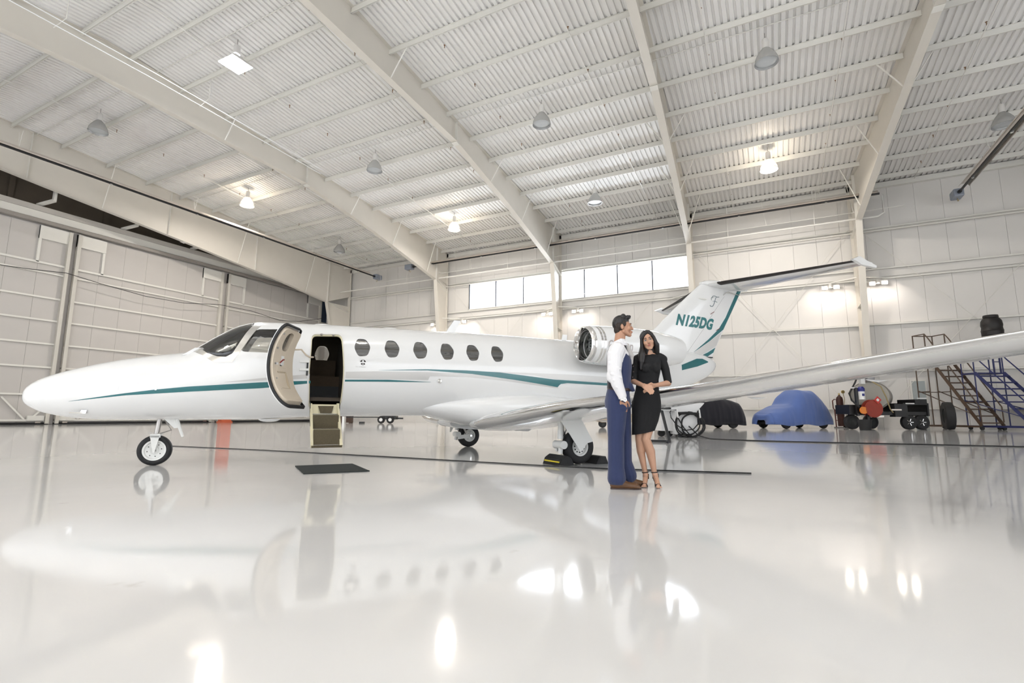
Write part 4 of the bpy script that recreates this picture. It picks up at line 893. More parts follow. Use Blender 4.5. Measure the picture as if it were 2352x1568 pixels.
# ================================================================ equipment along the far wall
YAW = yaw
wh = mat('cart_white_enamel', (.78, .78, .78), .35, noise=.03)
g = thing('ground_power_cart', 'white ground power cart with coiled black cables behind the couple', 'cart', (-3.1, 19.9, 0), YAW)
m = MB(); m.prism([(-.70, .22), (.0, .22), (.0, .95), (-.70, .95)], -.1, 1.1, lambda u, v, d: (u, d, v)); m.build('cart_cabinet', wh, g)
m = MB(); m.prism([(-.28, .10), (.52, .10), (.52, .92), (.82, 1.24), (-.62, 1.24), (-.62, .95), (-.28, .95)], -.45, .5, lambda u, v, d: (u, d, v)); o = m.build('cart_hood', wh, g); b = o.modifiers.new('b', 'BEVEL'); b.width = .03; b.segments = 2
for x in (-.12, .18): MB().box((x-.1, -.47, .0), (x+.1, -.2, .13)).build('cart_foot', blackm, g)
for x in (-.6, -.3): MB().lathe([(0, -.06), (.13, -.06), (.13, .06), (0, .06)], c=(x, .3, .13), ax='y', n=16).build('cart_wheel', rubber, g, smooth=True)
MB().box((.05, -.47, .86), (.25, -.44, .90)).build('vent_slot', blackm, g)
for x in (-.24, .56): MB().beam((x, -.62, .70), (x+.02, -.5, 1.0), .05, .04).build('cable_hook', white, g)
MB().tube([(-.22, -.60, .86), (.05, -.62, .87), (.52, -.60, .84)], .05, 8).build('cable_bundle', rubber, g, smooth=True)
def coil(cx, cz, rx, rz, r, n=28, y=-.58, a0=0, a1=2*pi): return [(cx+rx*cos(a0+(a1-a0)*k/n), y-.04*sin(k), cz+rz*sin(a0+(a1-a0)*k/n)) for k in range(n+1)]
for (cx, cz, rx, rz, r) in ((.16, .46, .50, .45, .028), (.12, .50, .42, .40, .025), (.30, .44, .42, .41, .03)): MB().tube(coil(cx, cz, rx, rz, r), r, 6).build('coiled_cable', rubber, g, smooth=True)
MB().tube([(-.42, -.48, 1.0), (-.50, -.55, .9), (-.48, -.6, .7), (-.30, -.6, .45), (.0, -.6, .25), (.3, -.62, .3), (.5, -.6, .5)], .02, 6).build('coiled_cable', rubber, g, smooth=True)
MB().tube([(-.25, -.6, .72), (-.05, -.62, .35), (.2, -.62, .05), (.35, -.6, .02)], .022, 6).build('coiled_cable', rubber, g, smooth=True)
o = MB().tube([(-2.78, 19.66, .45), (-2.35, 19.2, .08), (-1.9, 18.4, .014), (-1.5, 18.1, .014), (-.2, 17.75, .014), (1.4, 17.7, .014), (3.5, 17.85, .014), (5.8, 17.9, .014), (8.5, 18.2, .014)], .02, 8).build('floor_cable', rubber, smooth=True); tag(o, 'thick black cable running from the power cart across the floor to the right', 'cable')
t = thing('equipment_stand', 'black bent steel stand in front of the white power cart', 'stand', (-2.95, 15.5, 0), YAW)
MB().box((-.12, -.2, .93), (.42, .2, .965)).build('stand_top', blackm, t); MB().prism([(-.1, .965), (.30, .965), (.28, 1.03), (.10, 1.02)], -.12, .12, lambda u, v, d: (u, d, v)).build('padded_rest', rubber, t)
MB().beam((.05, 0, .93), (.24, 0, .05), .07, .07).build('stand_leg', blackm, t); MB().beam((.26, .0, .035), (-.35, .3, .035), .07, .07).build('stand_foot', blackm, t); MB().beam((.26, 0, .035), (.02, -.5, .035), .06, .06).build('stand_foot', blackm, t)
# covered vehicles
def covered(name, label, loc, rz, L, prof, mt, seed):
    t = thing(name, label, 'car', loc, rz); random.seed(seed); rs = []; n = 44
    ph = [random.uniform(0, 6) for _ in range(8)]
    NX_ = 46
    for i in range(NX_+1):
        u = i/NX_; x = -L/2+L*u; h = lerp(u, prof[0]); w_ = lerp(u, prof[1]); zb = .22+.05*sin(u*14+ph[0]); e = .45; ring = []
        for j in range(n+1):
            a = pi*j/n; c, s = cos(a), sin(a)
            yy = w_*math.copysign(abs(c)**e, c); zz_ = zb+(h-zb)*abs(s)**.55
            side = abs(c)**3; fold = .030*sin(u*38+ph[1]+2*s)+.02*sin(u*71+ph[2]); top = .018*sin(u*17+j*.35+ph[3])+.012*sin(u*31-j*.5+ph[4])
            yy += math.copysign(fold*side, c)+(.05*(1-s)*side*(1 if c > 0 else -1)); zz_ += top*s
            ring.append((x+.03*sin(a*3+u*9)*s, yy, zz_))
        rs.append(ring)
    e0 = [(q[0]+.0, q[1]*.93, q[2]) for q in rs[0]]; m = MB(); m.rings(rs, cap=False, closed=False)
    for r_, s in ((rs[0], -1), (rs[-1], 1)):
        c = [(r_[0][0]+s*.14, 0, .35)]*len(r_); m.rings([r_, [(p[0]+s*.10, p[1]*.85, .25+(p[2]-.25)*.8) for p in r_], [(p[0]+s*.13, p[1]*.4, .25+(p[2]-.25)*.4) for p in r_]], cap=False, closed=False)
    o = m.build('fabric_cover', mt, t, smooth=True, angle=80); md = o.modifiers.new('s', 'SOLIDIFY'); md.thickness = .012
    for x in (-L*.31, L*.31):
        for s in (-1, 1):
            MB().lathe([(.20, -.1), (.33, -.1), (.36, -.05), (.36, .05), (.33, .1), (.20, .1)], c=(x, s*(lerp(.5, prof[1])-.22), .36), ax='y', n=24).build('car_wheel', rubber, t, smooth=True)
    MB().box((-L*.42, -.6, .25), (L*.42, .6, .45)).build('underbody', blackm, t)
    return t
blue = mat('blue_cover_fabric', (.085, .15, .40), .75, noise=.12, nscale=2, sheen=.3); black_f = mat('black_cover_fabric', (.006, .006, .012), .9, sheen=.15)
covered('covered_car', 'car under a bright blue fabric cover', (1.15, 37.6, 0), YAW+radians(20), 5.0, ([(0, .95), (.12, 1.20), (.25, 1.42), (.34, 1.55), (.42, 2.15), (.50, 2.42), (.72, 2.42), (.82, 2.0), (.92, 1.45), (1, 1.0)], [(0, .80), (.1, 1.0), (.5, 1.1), (.9, 1.02), (1, .8)]), blue, 3)
covered('covered_car', 'car under a black cover, partly behind the white power cart', (-3.9, 35.0, 0), YAW+radians(12), 4.8, ([(0, .9), (.15, 1.2), (.30, 1.55), (.42, 2.05), (.62, 2.1), (.74, 1.85), (.84, 1.78), (.94, 1.6), (1, 1.2)], [(0, .80), (.1, .98), (.5, 1.02), (.92, .98), (1, .8)]), black_f, 5)
# welding cylinder trolley
t = thing('gas_cylinder_trolley', 'rust-red gas cylinder on a hand trolley right of the blue covered car', 'trolley', (3.95, 40.6, 0), YAW)
MB().lathe([(0, .12), (.20, .12), (.21, .2), (.21, 1.85), (.18, 2.02), (.08, 2.12), (.05, 2.2), (0, 2.2)], c=(.18, 0, 0), n=20).build('gas_cylinder', mat('dark_rust_paint', (.06, .018, .012), .55, noise=.5, nscale=5), t, smooth=True)
MB().lathe([(0, 2.2), (.05, 2.2), (.05, 2.3), (.0, 2.32)], c=(.18, 0, 0), n=10).build('cylinder_valve', MATS['brass_tap'], t); MB().lathe([(0, -.04), (.11, -.04), (.11, .04), (0, .04)], c=(.42, -.05, 2.40), ax='y', n=14).build('gauge', MATS['brass_tap'], t)
MB().tube([(-.18, 0, .05), (-.20, 0, 1.2), (-.28, 0, 1.3), (-.30, 0, 1.8), (-.18, 0, 1.9), (.1, 0, 1.88)], .035, 6).build('trolley_frame', mat('oxide_red', (.12, .03, .02), .5), t, smooth=True)
for z in (.5, .85, 1.2): MB().beam((-.2, 0, z), (.1, 0, z), .04, .04).build('cross_rung', MATS['oxide_red'], t)
MB().tube([(.42, -.05, 2.3), (.5, -.05, 1.9), (.42, -.05, 1.4), (.56, -.05, 1.0), (.5, -.05, .6), (.4, -.05, .45)], .02, 5).build('gas_hose', mat('hose_tan', (.35, .28, .14), .6), t, smooth=True)
MB().lathe([(.0, -.05), (.17, -.05), (.17, .05), (0, .05)], c=(.40, -.1, .17), ax='y', n=18).build('trolley_wheel', rubber, t, smooth=True); MB().beam((-.25, 0, .04), (.4, 0, .04), .3, .05).build('toe_plate', blackm, t)
# fuel tank trailer
t = thing('fuel_tank_trailer', 'silver oval fuel tank on a black two-axle trailer with a red hose reel', 'trailer', (6.0, 37.4, 0), YAW)
TA = radians(25)
def TW(l, w_, z): return (-.75+w_*cos(TA)+l*.62, l*.78-w_*sin(TA), z)
def tring(l, r, k=1.0): return [TW(l, 1.02*r*cos(a), 2.0+.86*r*sin(a)*k) for a in [2*pi*j/36 for j in range(36)]]
tk = mat('brushed_tank_steel', (.17, .15, .13), .32, metal=.35, noise=.15)
MB().rings([tring(0, .985), tring(.03, 1), tring(2.7, 1), tring(2.75, .96)]).build('tank_shell', tk, t, smooth=True, angle=50)
MB().rings([tring(-.03, .93), tring(.005, .97)]).build('tank_end', mat('satin_tank_end', (.33, .31, .27), .4, metal=.2), t, smooth=True)
MB().rings([tring(-.02, .97), tring(-.02, 1.01), tring(.06, 1.01), tring(.06, .97), tring(-.02, .97)], cap=False).build('tank_rim', tk, t, smooth=True)
MB().lathe([(0, 2.84), (.22, 2.84), (.22, 2.92), (.0, 2.94)], c=TW(1.5, 0, 0)[:2]+(0,), n=18).build('manhole_lid', blackm, t)
MB().box((-1.5, -.5, .85), (2.2, -.3, 1.05)).build('frame_rail', blackm, t); MB().box((-1.5, .9, .85), (2.6, 1.1, 1.05)).build('frame_rail', blackm, t)
MB().box((-2.35, -.4, .9), (-1.35, .9, 1.45)).build('side_locker', blackm, t); MB().box((.15, -.65, .75), (.9, -.2, 1.5)).build('side_locker', blackm, t)
MB().box((-.1, -.72, 1.12), (.5, -.64, 1.2)).build('step_plate', alum, t)
o = MB().box((.7, -.6, 1.45), (2.2, 1.0, 1.55)); o.box((2.1, -.6, .8), (2.2, 1.0, 1.5)); o.box((.65, -.6, .9), (.75, 1.0, 1.5)); o.build('mudguard', blackm, t)
MB().box((.85, -.63, 1.5), (1.35, -.6, 1.56)).build('guard_trim', white, t); MB().box((1.6, -.63, 1.8), (2.1, -.55, 1.86)).build('guard_trim', white, t); MB().box((1.5, -.5, 1.5), (2.2, .9, 1.78)).build('guard_box', blackm, t)
def tyre(parent, c, r, wd, nm='trailer_wheel', ax='y', spokes=True):
    w_ = empty(nm, c, 0, parent); MB().lathe([(r*.55, -wd*.45), (r*.85, -wd*.5), (r*.97, -wd*.35), (r, 0), (r*.97, wd*.35), (r*.85, wd*.5), (r*.55, wd*.45)], ax=ax, n=28, cap=False).build('tyre', rubber, w_, smooth=True)
    MB().lathe([(0, -wd*.2), (r*.3, -wd*.25), (r*.56, -wd*.42), (r*.56, wd*.42), (0, wd*.2)], ax=ax, n=20, cap=False).build('wheel_rim', darkm, w_, smooth=True)
    if spokes:
        for k in range(5): a = 2*pi*k/5; MB().beam((r*.12*cos(a), -wd*.33, r*.12*sin(a)), (r*.46*cos(a), -wd*.38, r*.46*sin(a)), r*.07, .02).build('wheel_spoke', chrome, w_)
    return w_
tyre(t, (-1.95, .1, .44), .44, .3, spokes=False); tyre(t, (1.05, -.42, .44), .44, .3); tyre(t, (1.85, -.35, .44), .44, .3); tyre(t, (-.2, 1.0, .44), .44, .3, spokes=False)
r_ = MB().lathe([(.12, -.2), (.50, -.2), (.52, -.16), (.40, -.12), (.40, .12), (.52, .16), (.5, .2), (.12, .2)], c=(-1.25, -.75, 1.22), ax='y', n=28).build('hose_reel', mat('reel_red', (.30, .03, .012), .5, noise=.2), t, smooth=True)
MB().lathe([(0, -.10), (.20, -.10), (.21, 0), (.15, .05), (0, .05)], c=(-1.85, -.85, 1.12), ax='y', n=20).build('orange_lamp', mat('orange_plastic', (.75, .22, .02), .4), t, smooth=True)
o = MB().prism([(-.22, 0), (0, -.22), (.22, 0), (0, .22)], -.01, .01, lambda u, v, d: (-1.05+u, -1.0+d, 1.72+v)).build('hazard_placard', mat('placard_red', (.55, .04, .03), .5), t)
MB().prism([(-.10, 0), (0, -.10), (.10, 0), (0, .10)], -.015, -.01, lambda u, v, d: (-1.05+u, -1.0+d, 1.72+v)).build('placard_centre', white, o)
MB().lathe([(0, 1.75), (.17, 1.75), (.17, 2.22), (0, 2.22)], c=(-1.75, -.7, 0), n=16).build('filter_canister', white, t, smooth=True); MB().lathe([(0, 2.22), (.18, 2.22), (.18, 2.4), (.1, 2.5), (0, 2.5)], c=(-1.75, -.7, 0), n=16).build('filter_cap', mat('filter_blue', (.02, .025, .2), .5), t, smooth=True)
MB().cbox((-1.77, -.88, 2.02), (.14, .01, .14)).build('filter_badge', MATS['filter_blue'], t)
MB().beam((-2.0, -.6, .8), (-2.0, -.6, 2.45), .14, .14, up=(0, 1, 0)).build('hose_mast', blackm, t); MB().box((-2.2, -.62, 2.40), (-1.85, -.5, 2.47)).build('mast_cap', white, t)
MB().cbox((-1.3, 0, 3.25), (.36, .36, .3)).build('pump_body', mat('pump_green', (.02, .16, .10), .5), t); MB().lathe([(0, -.22), (.22, -.22), (.24, 0), (.22, .22), (0, .22)], c=(-.75, 0, 3.05), ax='x', n=16).build('pump_motor', mat('motor_grey', (.35, .35, .36), .4, metal=.5), t, smooth=True)
MB().box((-1.3, -.1, 2.7), (-1.05, .1, 3.1)).build('pump_pedestal', white, t); MB().box((-1.1, -.3, 3.36), (-.55, .1, 3.42)).build('pump_shelf', white, t)
MB().tube([(-1.45, -.1, 3.2), (-1.9, -.4, 2.7), (-2.35, -.5, 2.1), (-2.3, -.6, 1.7), (-2.0, -.8, 1.3)], .05, 6).build('fuel_hose', rubber, t, smooth=True)
MB().tube([(-.85, -.15, 2.95), (-.8, -1.0, 2.5), (-.62, -1.1, 1.9), (-.3, -.9, 1.2), (.0, -.7, 1.0)], .035, 6).build('fuel_hose', MATS['hose_tan'], t, smooth=True)
MB().beam((-1.5, -.7, .9), (-1.5, -.7, .25), .12, .12, up=(0, 1, 0)).build('trailer_jack', blackm, t); MB().box((-1.45, -.9, .72), (-.7, -.7, .82)).build('bumper_strip', alum, t)
t = thing('waste_bucket', 'black bucket under the front of the tank trailer', 'bucket', (4.6, 34.6, 0)); m = MB().lathe([(0, 0), (.27, 0), (.34, .55), (.36, .55), (.36, .60), (.33, .60), (.26, .04), (0, .04)], n=24); m.build('bucket_body', rubber, t, smooth=True)
t = thing('loose_tyre', 'big loose black tyre leaning beside the tank trailer', 'tyre', (9.35, 39.0, .82), YAW+radians(60)); o = MB().lathe([(.42, -.18), (.70, -.24), (.80, -.2), (.82, 0), (.80, .2), (.70, .24), (.42, .18)], ax='y', n=36, cap=False).build('tyre_casing', rubber, t, smooth=True); MB().lathe([(.42, -.16), (.12, -.05), (.12, .05), (.42, .16)], ax='y', n=24, cap=False).build('wheel_disc', darkm, t, smooth=True)
# rolling stairs
def stairs(label, loc, mt, cx, H, top, bot, W_, ny, n, railh, posts, extra):
    t = thing('rolling_stairs', label, 'stairs', loc, YAW, None); a = Vector(top); b = Vector(bot); wv = Vector((W_/2, 0, 0))
    for s in (-1, 1): MB().beam(a+wv*s, b+wv*s, .06, .16).build('stringer', mt, t)
    for i in range(n):
        p = a.lerp(b, (i+.6)/n); MB().cbox(p, (W_, .28, .07)).build('step', mt, t)
    MB().box((a.x-W_/2, a.y, H-.08), (a.x+W_/2, a.y+ny, H)).build('platform', mt, t)
    for s in (-1, 1):
        for yy in (0.02, ny-.02): MB().tube([(a.x+s*W_/2, a.y+yy, 0.15), (a.x+s*W_/2, a.y+yy, H+railh if posts else H)], .035, 6).build('post', mt, t)
        MB().tube([(a.x+s*W_/2, a.y+ny, H+railh), (a.x+s*W_/2, a.y, H+railh), tuple(a+wv*s+Vector((0, -.25, railh-.3))), tuple(b+wv*s+Vector((0, 0, 1.1))), tuple(b+wv*s+Vector((0, -.02, .2)))], .035, 6).build('handrail', mt, t)
        MB().tube([(a.x+s*W_/2, a.y+ny, H*.5), (a.x+s*W_/2, a.y, H*.5)], .03, 6).build('side_brace', mt, t)
        MB().tube([(a.x+s*W_/2, a.y+ny, H*.52), tuple(a.lerp(b, .85)+wv*s)], .03, 6).build('diagonal_brace', mt, t)
    if posts: MB().tube([(a.x-W_/2, a.y+ny, H+railh), (a.x+W_/2, a.y+ny, H+railh)], .035, 6).build('top_rail', mt, t)
    for s in (-1, 1): MB().beam((b.x+s*W_/2, b.y, .2), (a.x+s*W_/2, a.y+ny, .2), .08, .1).build('base_rail', mt, t)
    MB().beam((a.x-W_/2, a.y+ny, .2), (a.x+W_/2, a.y+ny, .2), .08, .1).build('base_rail', mt, t); MB().tube([(a.x-W_/2, a.y+ny, H*.5), (a.x+W_/2, a.y+ny, H*.5)], .03, 6).build('side_brace', mt, t)
    for p in (b, a+Vector((0, ny*.8, 0))):
        for s in (-1, 1): MB().lathe([(0, -.05), (.11, -.05), (.11, .05), (0, .05)], c=(p.x+s*W_/2, p.y, .11), ax='y', n=14).build('castor', rubber, t, smooth=True)
    return t
brn = mat('brown_stair_paint', (.09, .055, .035), .5); blu = mat('navy_stair_paint', (.02, .025, .11), .45)
stairs('tall brown rolling maintenance stairs behind the wing', (9.35, 41.1, 0), brn, 0, 4.7, (.35, 0, 4.7), (1.15, -2.4, .25), 1.3, 1.0, 11, 1.35, True, None)
bs = stairs('dark blue rolling stairs right of the brown ones', (12.0, 40.2, 0), blu, 0, 3.4, (-.25, 0, 3.4), (.75, -2.0, .3), 1.75, .9, 8, 1.1, True, None)
for x in (.55, .95): MB().tube([(x, .5, 3.4), (x, .5, 5.32)], .05, 6).build('mast', blu, bs)
for z in (4.1, 4.6, 5.2): MB().beam((.55, .5, z), (.95, .5, z), .05, .05).build('mast_rung', blu, bs)
MB().box((.45, .3, 5.30), (1.05, .7, 5.36)).build('mast_shelf', blu, bs)
t = thing('black_drum', 'black ribbed drum showing above the wing, on top of the blue stairs', 'drum', (12.0+.75*cos(YAW)-.5*sin(YAW), 40.2+.75*sin(YAW)+.5*cos(YAW), 5.37))
MB().lathe([(0, 0), (.50, 0), (.52, .1), (.50, .12), (.52, .32), (.54, .34), (.52, .36), (.53, .62), (.55, .64), (.53, .68), (.50, .85), (.53, 1.0), (.50, 1.25), (.40, 1.42), (.36, 1.44), (.38, 1.5), (.36, 1.62), (.0, 1.64)], n=28).build('drum_body', mat('drum_black', (.010, .008, .008), .5, bump=.2), t, smooth=True, angle=30)
# drum fan with wire guard at the right edge
t = thing('drum_fan', 'large wire-guarded floor fan on a black stand at the right edge', 'fan', (14.3, 41.0, 0), YAW)
for k, R_ in enumerate((1.45, 1.3, 1.15, 1.0, .8, .6, .4, .2)):
    for yy in (-.28,): MB().tube([(1.0+R_*cos(a), yy-.1*(1-R_/1.45), 2.75+R_*1.1*sin(a)) for a in [2*pi*j/40 for j in range(41)]], .014, 5).build('guard_ring', mat('wire_grey', (.35, .34, .33), .4, metal=.6), t, smooth=True)
for k in range(8):
    a = 2*pi*k/8; MB().tube([(1.0, -.4, 2.75), (1.0+1.45*cos(a), -.28, 2.75+1.6*sin(a))], .01, 5).build('guard_spoke', MATS['wire_grey'], t)
for k in range(4): a = 2*pi*k/4+.3; MB().beam((1.0+.1*cos(a), 0, 2.75+.1*sin(a)), (1.0+1.2*cos(a), .05, 2.75+1.25*sin(a)), .04, .34).build('fan_blade', MATS['wire_grey'], t)
MB().box((.0, -.5, .25), (1.9, .6, 1.65)).build('motor_housing', blackm, t); MB().beam((-.25, -.1, .3), (-.28, -.1, 2.4), .3, .16, up=(0, 1, 0)).build('stand_upright', blackm, t); MB().beam((-.7, 0, .25), (-.2, -.1, 1.3), .12, .12).build('stand_brace', blackm, t)
MB().box((-.6, -.5, .1), (1.9, .6, .25)).build('stand_base', blackm, t)
for x in (-.4, 1.6): MB().lathe([(0, -.05), (.11, -.05), (.11, .05), (0, .05)], c=(x, -.45, .11), ax='y', n=14).build('castor', rubber, t)
# small things glimpsed under the fuselage and wing
t = thing('aircraft_dolly', 'low black dolly with small white-hubbed wheels beyond the cabin steps', 'dolly', (-31.8, 35.2, 0), YAW)
MB().box((-2.3, -.1, .50), (1.2, .1, .58)).build('tow_bar', blackm, t); MB().box((1.0, -.5, .35), (2.2, .5, .75)).build('dolly_body', blackm, t); MB().box((2.2, -.08, .38), (2.75, .08, .52)).build('hitch', blackm, t)
for x in (.95, 1.75): w_ = tyre(t, (x, -.55, .33), .33, .25, 'dolly_wheel', spokes=False); MB().lathe([(0, -.02), (.15, -.02), (.15, .02), (0, .02)], c=(0, -.12, 0), ax='y', n=14).build('hub_cap', white, w_)
MB().box((-2.6, -.25, .0), (-2.4, .25, .6)).build('support_leg', white, t); MB().box((-1.1, -.2, .0), (-.7, .2, .14)).build('foot_pad', blackm, t)
t = thing('storage_crate', 'dark brown crate beyond the right edge of the cabin steps', 'crate', (-34.6, 35.0, 0), YAW)
MB().box((-.5, -.4, .05), (.45, .4, .62)).build('crate_body', mat('crate_brown', (.10, .06, .045), .7, noise=.2), t); MB().box((-.55, -.45, .62), (.5, .45, .68)).build('crate_lid', MATS['crate_brown'], t)
for s in (-1, 1): MB().box((s*.35-.06, -.4, 0), (s*.35+.06, .4, .05)).build('skid', MATS['crate_brown'], t)
t = thing('utility_cart', 'low tan cart seen under the wing left of the man', 'cart', (-9.6, 32.2, 0), YAW)
m = MB(); m.prism([(-1.0, .42), (-.7, .34), (1.3, .34), (1.5, .6), (1.4, .85), (-.2, .85), (-.75, .62)], -.5, .5, lambda u, v, d: (u+.4, d, v)); m.build('cart_body', mat('tan_paint', (.50, .40, .30), .5), t)
for x in (-.25, 1.3): tyre(t, (x, -.4, .26), .26, .2, 'cart_wheel', spokes=False)
t = thing('low_cabinet', 'low grey-brown cabinet by the wall between the couple and the power cart', 'cabinet', (-6.6, 37.5, 0), YAW)
MB().box((-.9, -.4, .08), (.9, .4, 1.0)).build('cabinet_body', mat('cabinet_taupe', (.35, .30, .26), .6), t); MB().box((-.92, -.42, 1.0), (.92, .42, 1.05)).build('cabinet_top', MATS['cabinet_taupe'], t); MB().box((-.85, -.38, 0), (.85, .38, .08)).build('plinth', blackm, t)
for s in (-1, 1): MB().box((s*.44-.4, -.43, .14), (s*.44+.4, -.4, .95)).build('cabinet_door', MATS['cabinet_taupe'], t)
# ================================================================ the couple
skin_m = mat('skin_tan', (.50, .27, .17), .5, noise=.05, nscale=8); skin_w = mat('skin_warm', (.56, .32, .21), .48, noise=.04, nscale=8)
navy = mat('royal_blue_wool', (.020, .032, .098), .8, noise=.1, nscale=60, bump=.15, bscale=300, sheen=.2); vback = mat('dark_satin_back', (.012, .008, .014), .35)
shirt = mat('white_shirt_cotton', (.80, .79, .80), .75, bump=.1, bscale=60); cravat = mat('silver_cravat', (.50, .48, .46), .4, noise=.2, nscale=50)
hairm = mat('black_hair', (.008, .006, .006), .38, noise=.3, nscale=80, bump=.15, bscale=160); hairs = mat('short_side_hair', (.030, .020, .015), .7, noise=.2, nscale=80)
dressm = mat('black_knit_dress', (.006, .006, .007), .85, bump=.2, bscale=250); leath = mat('brown_shoe_leather', (.12, .055, .022), .35, noise=.35, nscale=12); leathd = mat('dark_brown_leather', (.035, .015, .01), .4)
blk = mat('black_suede', (.010, .008, .008), .6); lipm = mat('lip_rose', (.42, .13, .11), .4); eyew = mat('eye_white', (.75, .73, .70), .2); iris = mat('iris_dark', (.05, .03, .02), .1); toe_m = mat('watch_silver', (.75, .74, .70), .2, metal=.8)
def cap_prim(m, p, q, r1, r2, n=14, k=5, sy=1):
    p = Vector(p); q = Vector(q); d = (q-p); L = d.length; d = d.normalized() if L > 1e-6 else Vector((0, 0, 1)); a = d.orthogonal().normalized(); b = d.cross(a); rs = []
    for i in range(k+1):
        t = -pi/2+pi/2*i/k; rs.append([p+d*(r1*sin(t))+(a*cos(2*pi*j/n)+b*sin(2*pi*j/n))*max(r1*cos(t), 1e-4) for j in range(n)])
    for i in range(k+1):
        t = pi/2*i/k; rs.append([q+d*(r2*sin(t))+(a*cos(2*pi*j/n)+b*sin(2*pi*j/n))*max(r2*cos(t), 1e-4) for j in range(n)])
    m.rings(rs)
def ell_prim(m, c, r, rot=None, n=18, k=10):
    R = rot or Matrix.Identity(3); rs = []
    for i in range(k+1):
        t = -pi/2+pi*i/k; rs.append([Vector(c)+R@Vector((max(cos(t), 1e-4)*cos(2*pi*j/n)*r[0], max(cos(t), 1e-4)*sin(2*pi*j/n)*r[1], sin(t)*r[2])) for j in range(n)])
    m.rings(rs)
def blob(name, prims, vox, sm, mt, parent, cuts=(), loc=None):
    m = MB()
    for P in prims:
        if P[0] == 'c': cap_prim(m, *P[1:])
        elif P[0] == 'e': ell_prim(m, *P[1:])
        elif P[0] == 'l': m.rings([[Vector((c[0]+rx*cos(a)*ct-ry*sin(a)*st, c[1]+rx*cos(a)*st+ry*sin(a)*ct, c[2])) for a in [2*pi*j/24 for j in range(24)]] for c, rx, ry, ct, st in [(c, rx, ry, cos(an), sin(an)) for c, rx, ry, an in P[1]]])
    o = m.build(name, mt); r = o.modifiers.new('r', 'REMESH'); r.mode = 'VOXEL'; r.voxel_size = vox; r.use_smooth_shade = True
    if sm: s = o.modifiers.new('s', 'SMOOTH'); s.iterations = sm; s.factor = .5
    dg = bpy.context.evaluated_depsgraph_get(); me = bpy.data.meshes.new_from_object(o.evaluated_get(dg)); o.modifiers.clear(); old = o.data; o.data = me; bpy.data.meshes.remove(old); me.name = name
    if cuts:
        bm = bmesh.new(); bm.from_mesh(me)
        for co, no in cuts:
            g = bmesh.ops.bisect_plane(bm, geom=bm.verts[:]+bm.edges[:]+bm.faces[:], plane_co=co, plane_no=no, clear_outer=True)
            bmesh.ops.holes_fill(bm, edges=[e for e in g['geom_cut'] if isinstance(e, bmesh.types.BMEdge)])
        bm.to_mesh(me); bm.free()
    if not me.materials: me.materials.append(mt)
    me.polygons.foreach_set('use_smooth', [True]*len(me.polygons)); o.parent = parent
    if cuts: me.set_sharp_from_angle(angle=radians(50))
    return o
def head_prims(M, s, female=False):
    f = lambda *v: tuple(M@Vector([q*s for q in v])); R = M.to_3x3()
    E = lambda c, r: ('e', f(*c), [q*s for q in r], R); C = lambda a, b, r1, r2: ('c', f(*a), f(*b), r1*s, r2*s)
    jw = .040 if female else .050
    P = [E((0, .018, .045), (.074, .092, .083)), E((0, -.026, -.015), (.063, .060, .088)), E((0, -.066, -.100), (.021 if female else .028, .020, .019)),
         C((jw, .0, -.055), (.012, -.062, -.098), .024, .020), C((-jw, .0, -.055), (-.012, -.062, -.098), .024, .020), C((-.034, -.076, .020), (.034, -.076, .020), .014, .014),
         C((0, -.086, .010), (0, -.104 if female else -.105, -.032), .008, .0105), E((.011, -.096, -.036), (.008, .009, .007)), E((-.011, -.096, -.036), (.008, .009, .007)),
         E((.038, -.060, -.028), (.024, .024, .026)), E((-.038, -.060, -.028), (.024, .024, .026)), C((-.015, -.084, -.061), (.015, -.084, -.061), .009, .009), C((-.013, -.081, -.073), (.013, -.081, -.073), .010, .010),
         E((.077, .016, -.008), (.009, .019, .031)), E((-.077, .016, -.008), (.009, .019, .031)), E((0, -.076, -.085), (.016, .010, .012))]
    return P
def face_parts(M, s, parent, female, lm):
    T = M@Matrix.Scale(s, 4); f = lambda v: tuple(T@Vector(v))
    for sg in (-1, 1):
        e = MB(); ell_prim(e, (0, 0, 0), (.0155, .008, .0075 if female else .0062)); e.v = [f((v[0]+sg*.031, v[1]-.0795, v[2]+.000)) for v in e.v]; eo = e.build('eye', eyew, parent, smooth=True)
        e = MB(); ell_prim(e, (0, 0, 0), (.0062, .0035, .0062)); e.v = [f((v[0]+sg*.031+(.002 if female else 0), v[1]-.0855, v[2]+.0005)) for v in e.v]; e.build('iris', iris, eo, smooth=True)
        pts = [(sg*(.012), -.090, .021), (sg*.028, -.0905, .028), (sg*.045, -.082, .026), (sg*.054, -.072, .018)]
        MB().tube([f(q) for q in pts], [.0045*s, .0045*s, .0035*s, .0015*s], 6).build('eyebrow', hairm, parent, smooth=True)
        pts = [(sg*.014, -.0855, .001), (sg*.024, -.0895, .0075), (sg*.038, -.0865, .008), (sg*.050, -.077, .001)]
        MB().tube([f(q) for q in pts], [.0012*s, (.0026 if female else .0014)*s, (.0028 if female else .0014)*s, .0012*s], 5).build('eyelash', hairm, parent, smooth=True)
        MB().tube([f((sg*.008, -.1005, -.0425)), f((sg*.013, -.098, -.0415))], .0022*s, 5).build('nostril', leathd, parent)
    for z, r, w_, nm in ((-.0615, .0052, .022, 'upper_lip'), (-.0715, .0066, .018, 'lower_lip')):
        MB().tube([f((-w_, -.083, z)), f((-w_*.5, -.0925, z+(.001 if z > -.065 else -.001))), f((0, -.0945, z)), f((w_*.5, -.0925, z+(.001 if z > -.065 else -.001))), f((w_, -.083, z))], [.001*s, r*s*.8, r*s, r*s*.8, .001*s], 8).build(nm, lm, parent, smooth=True)
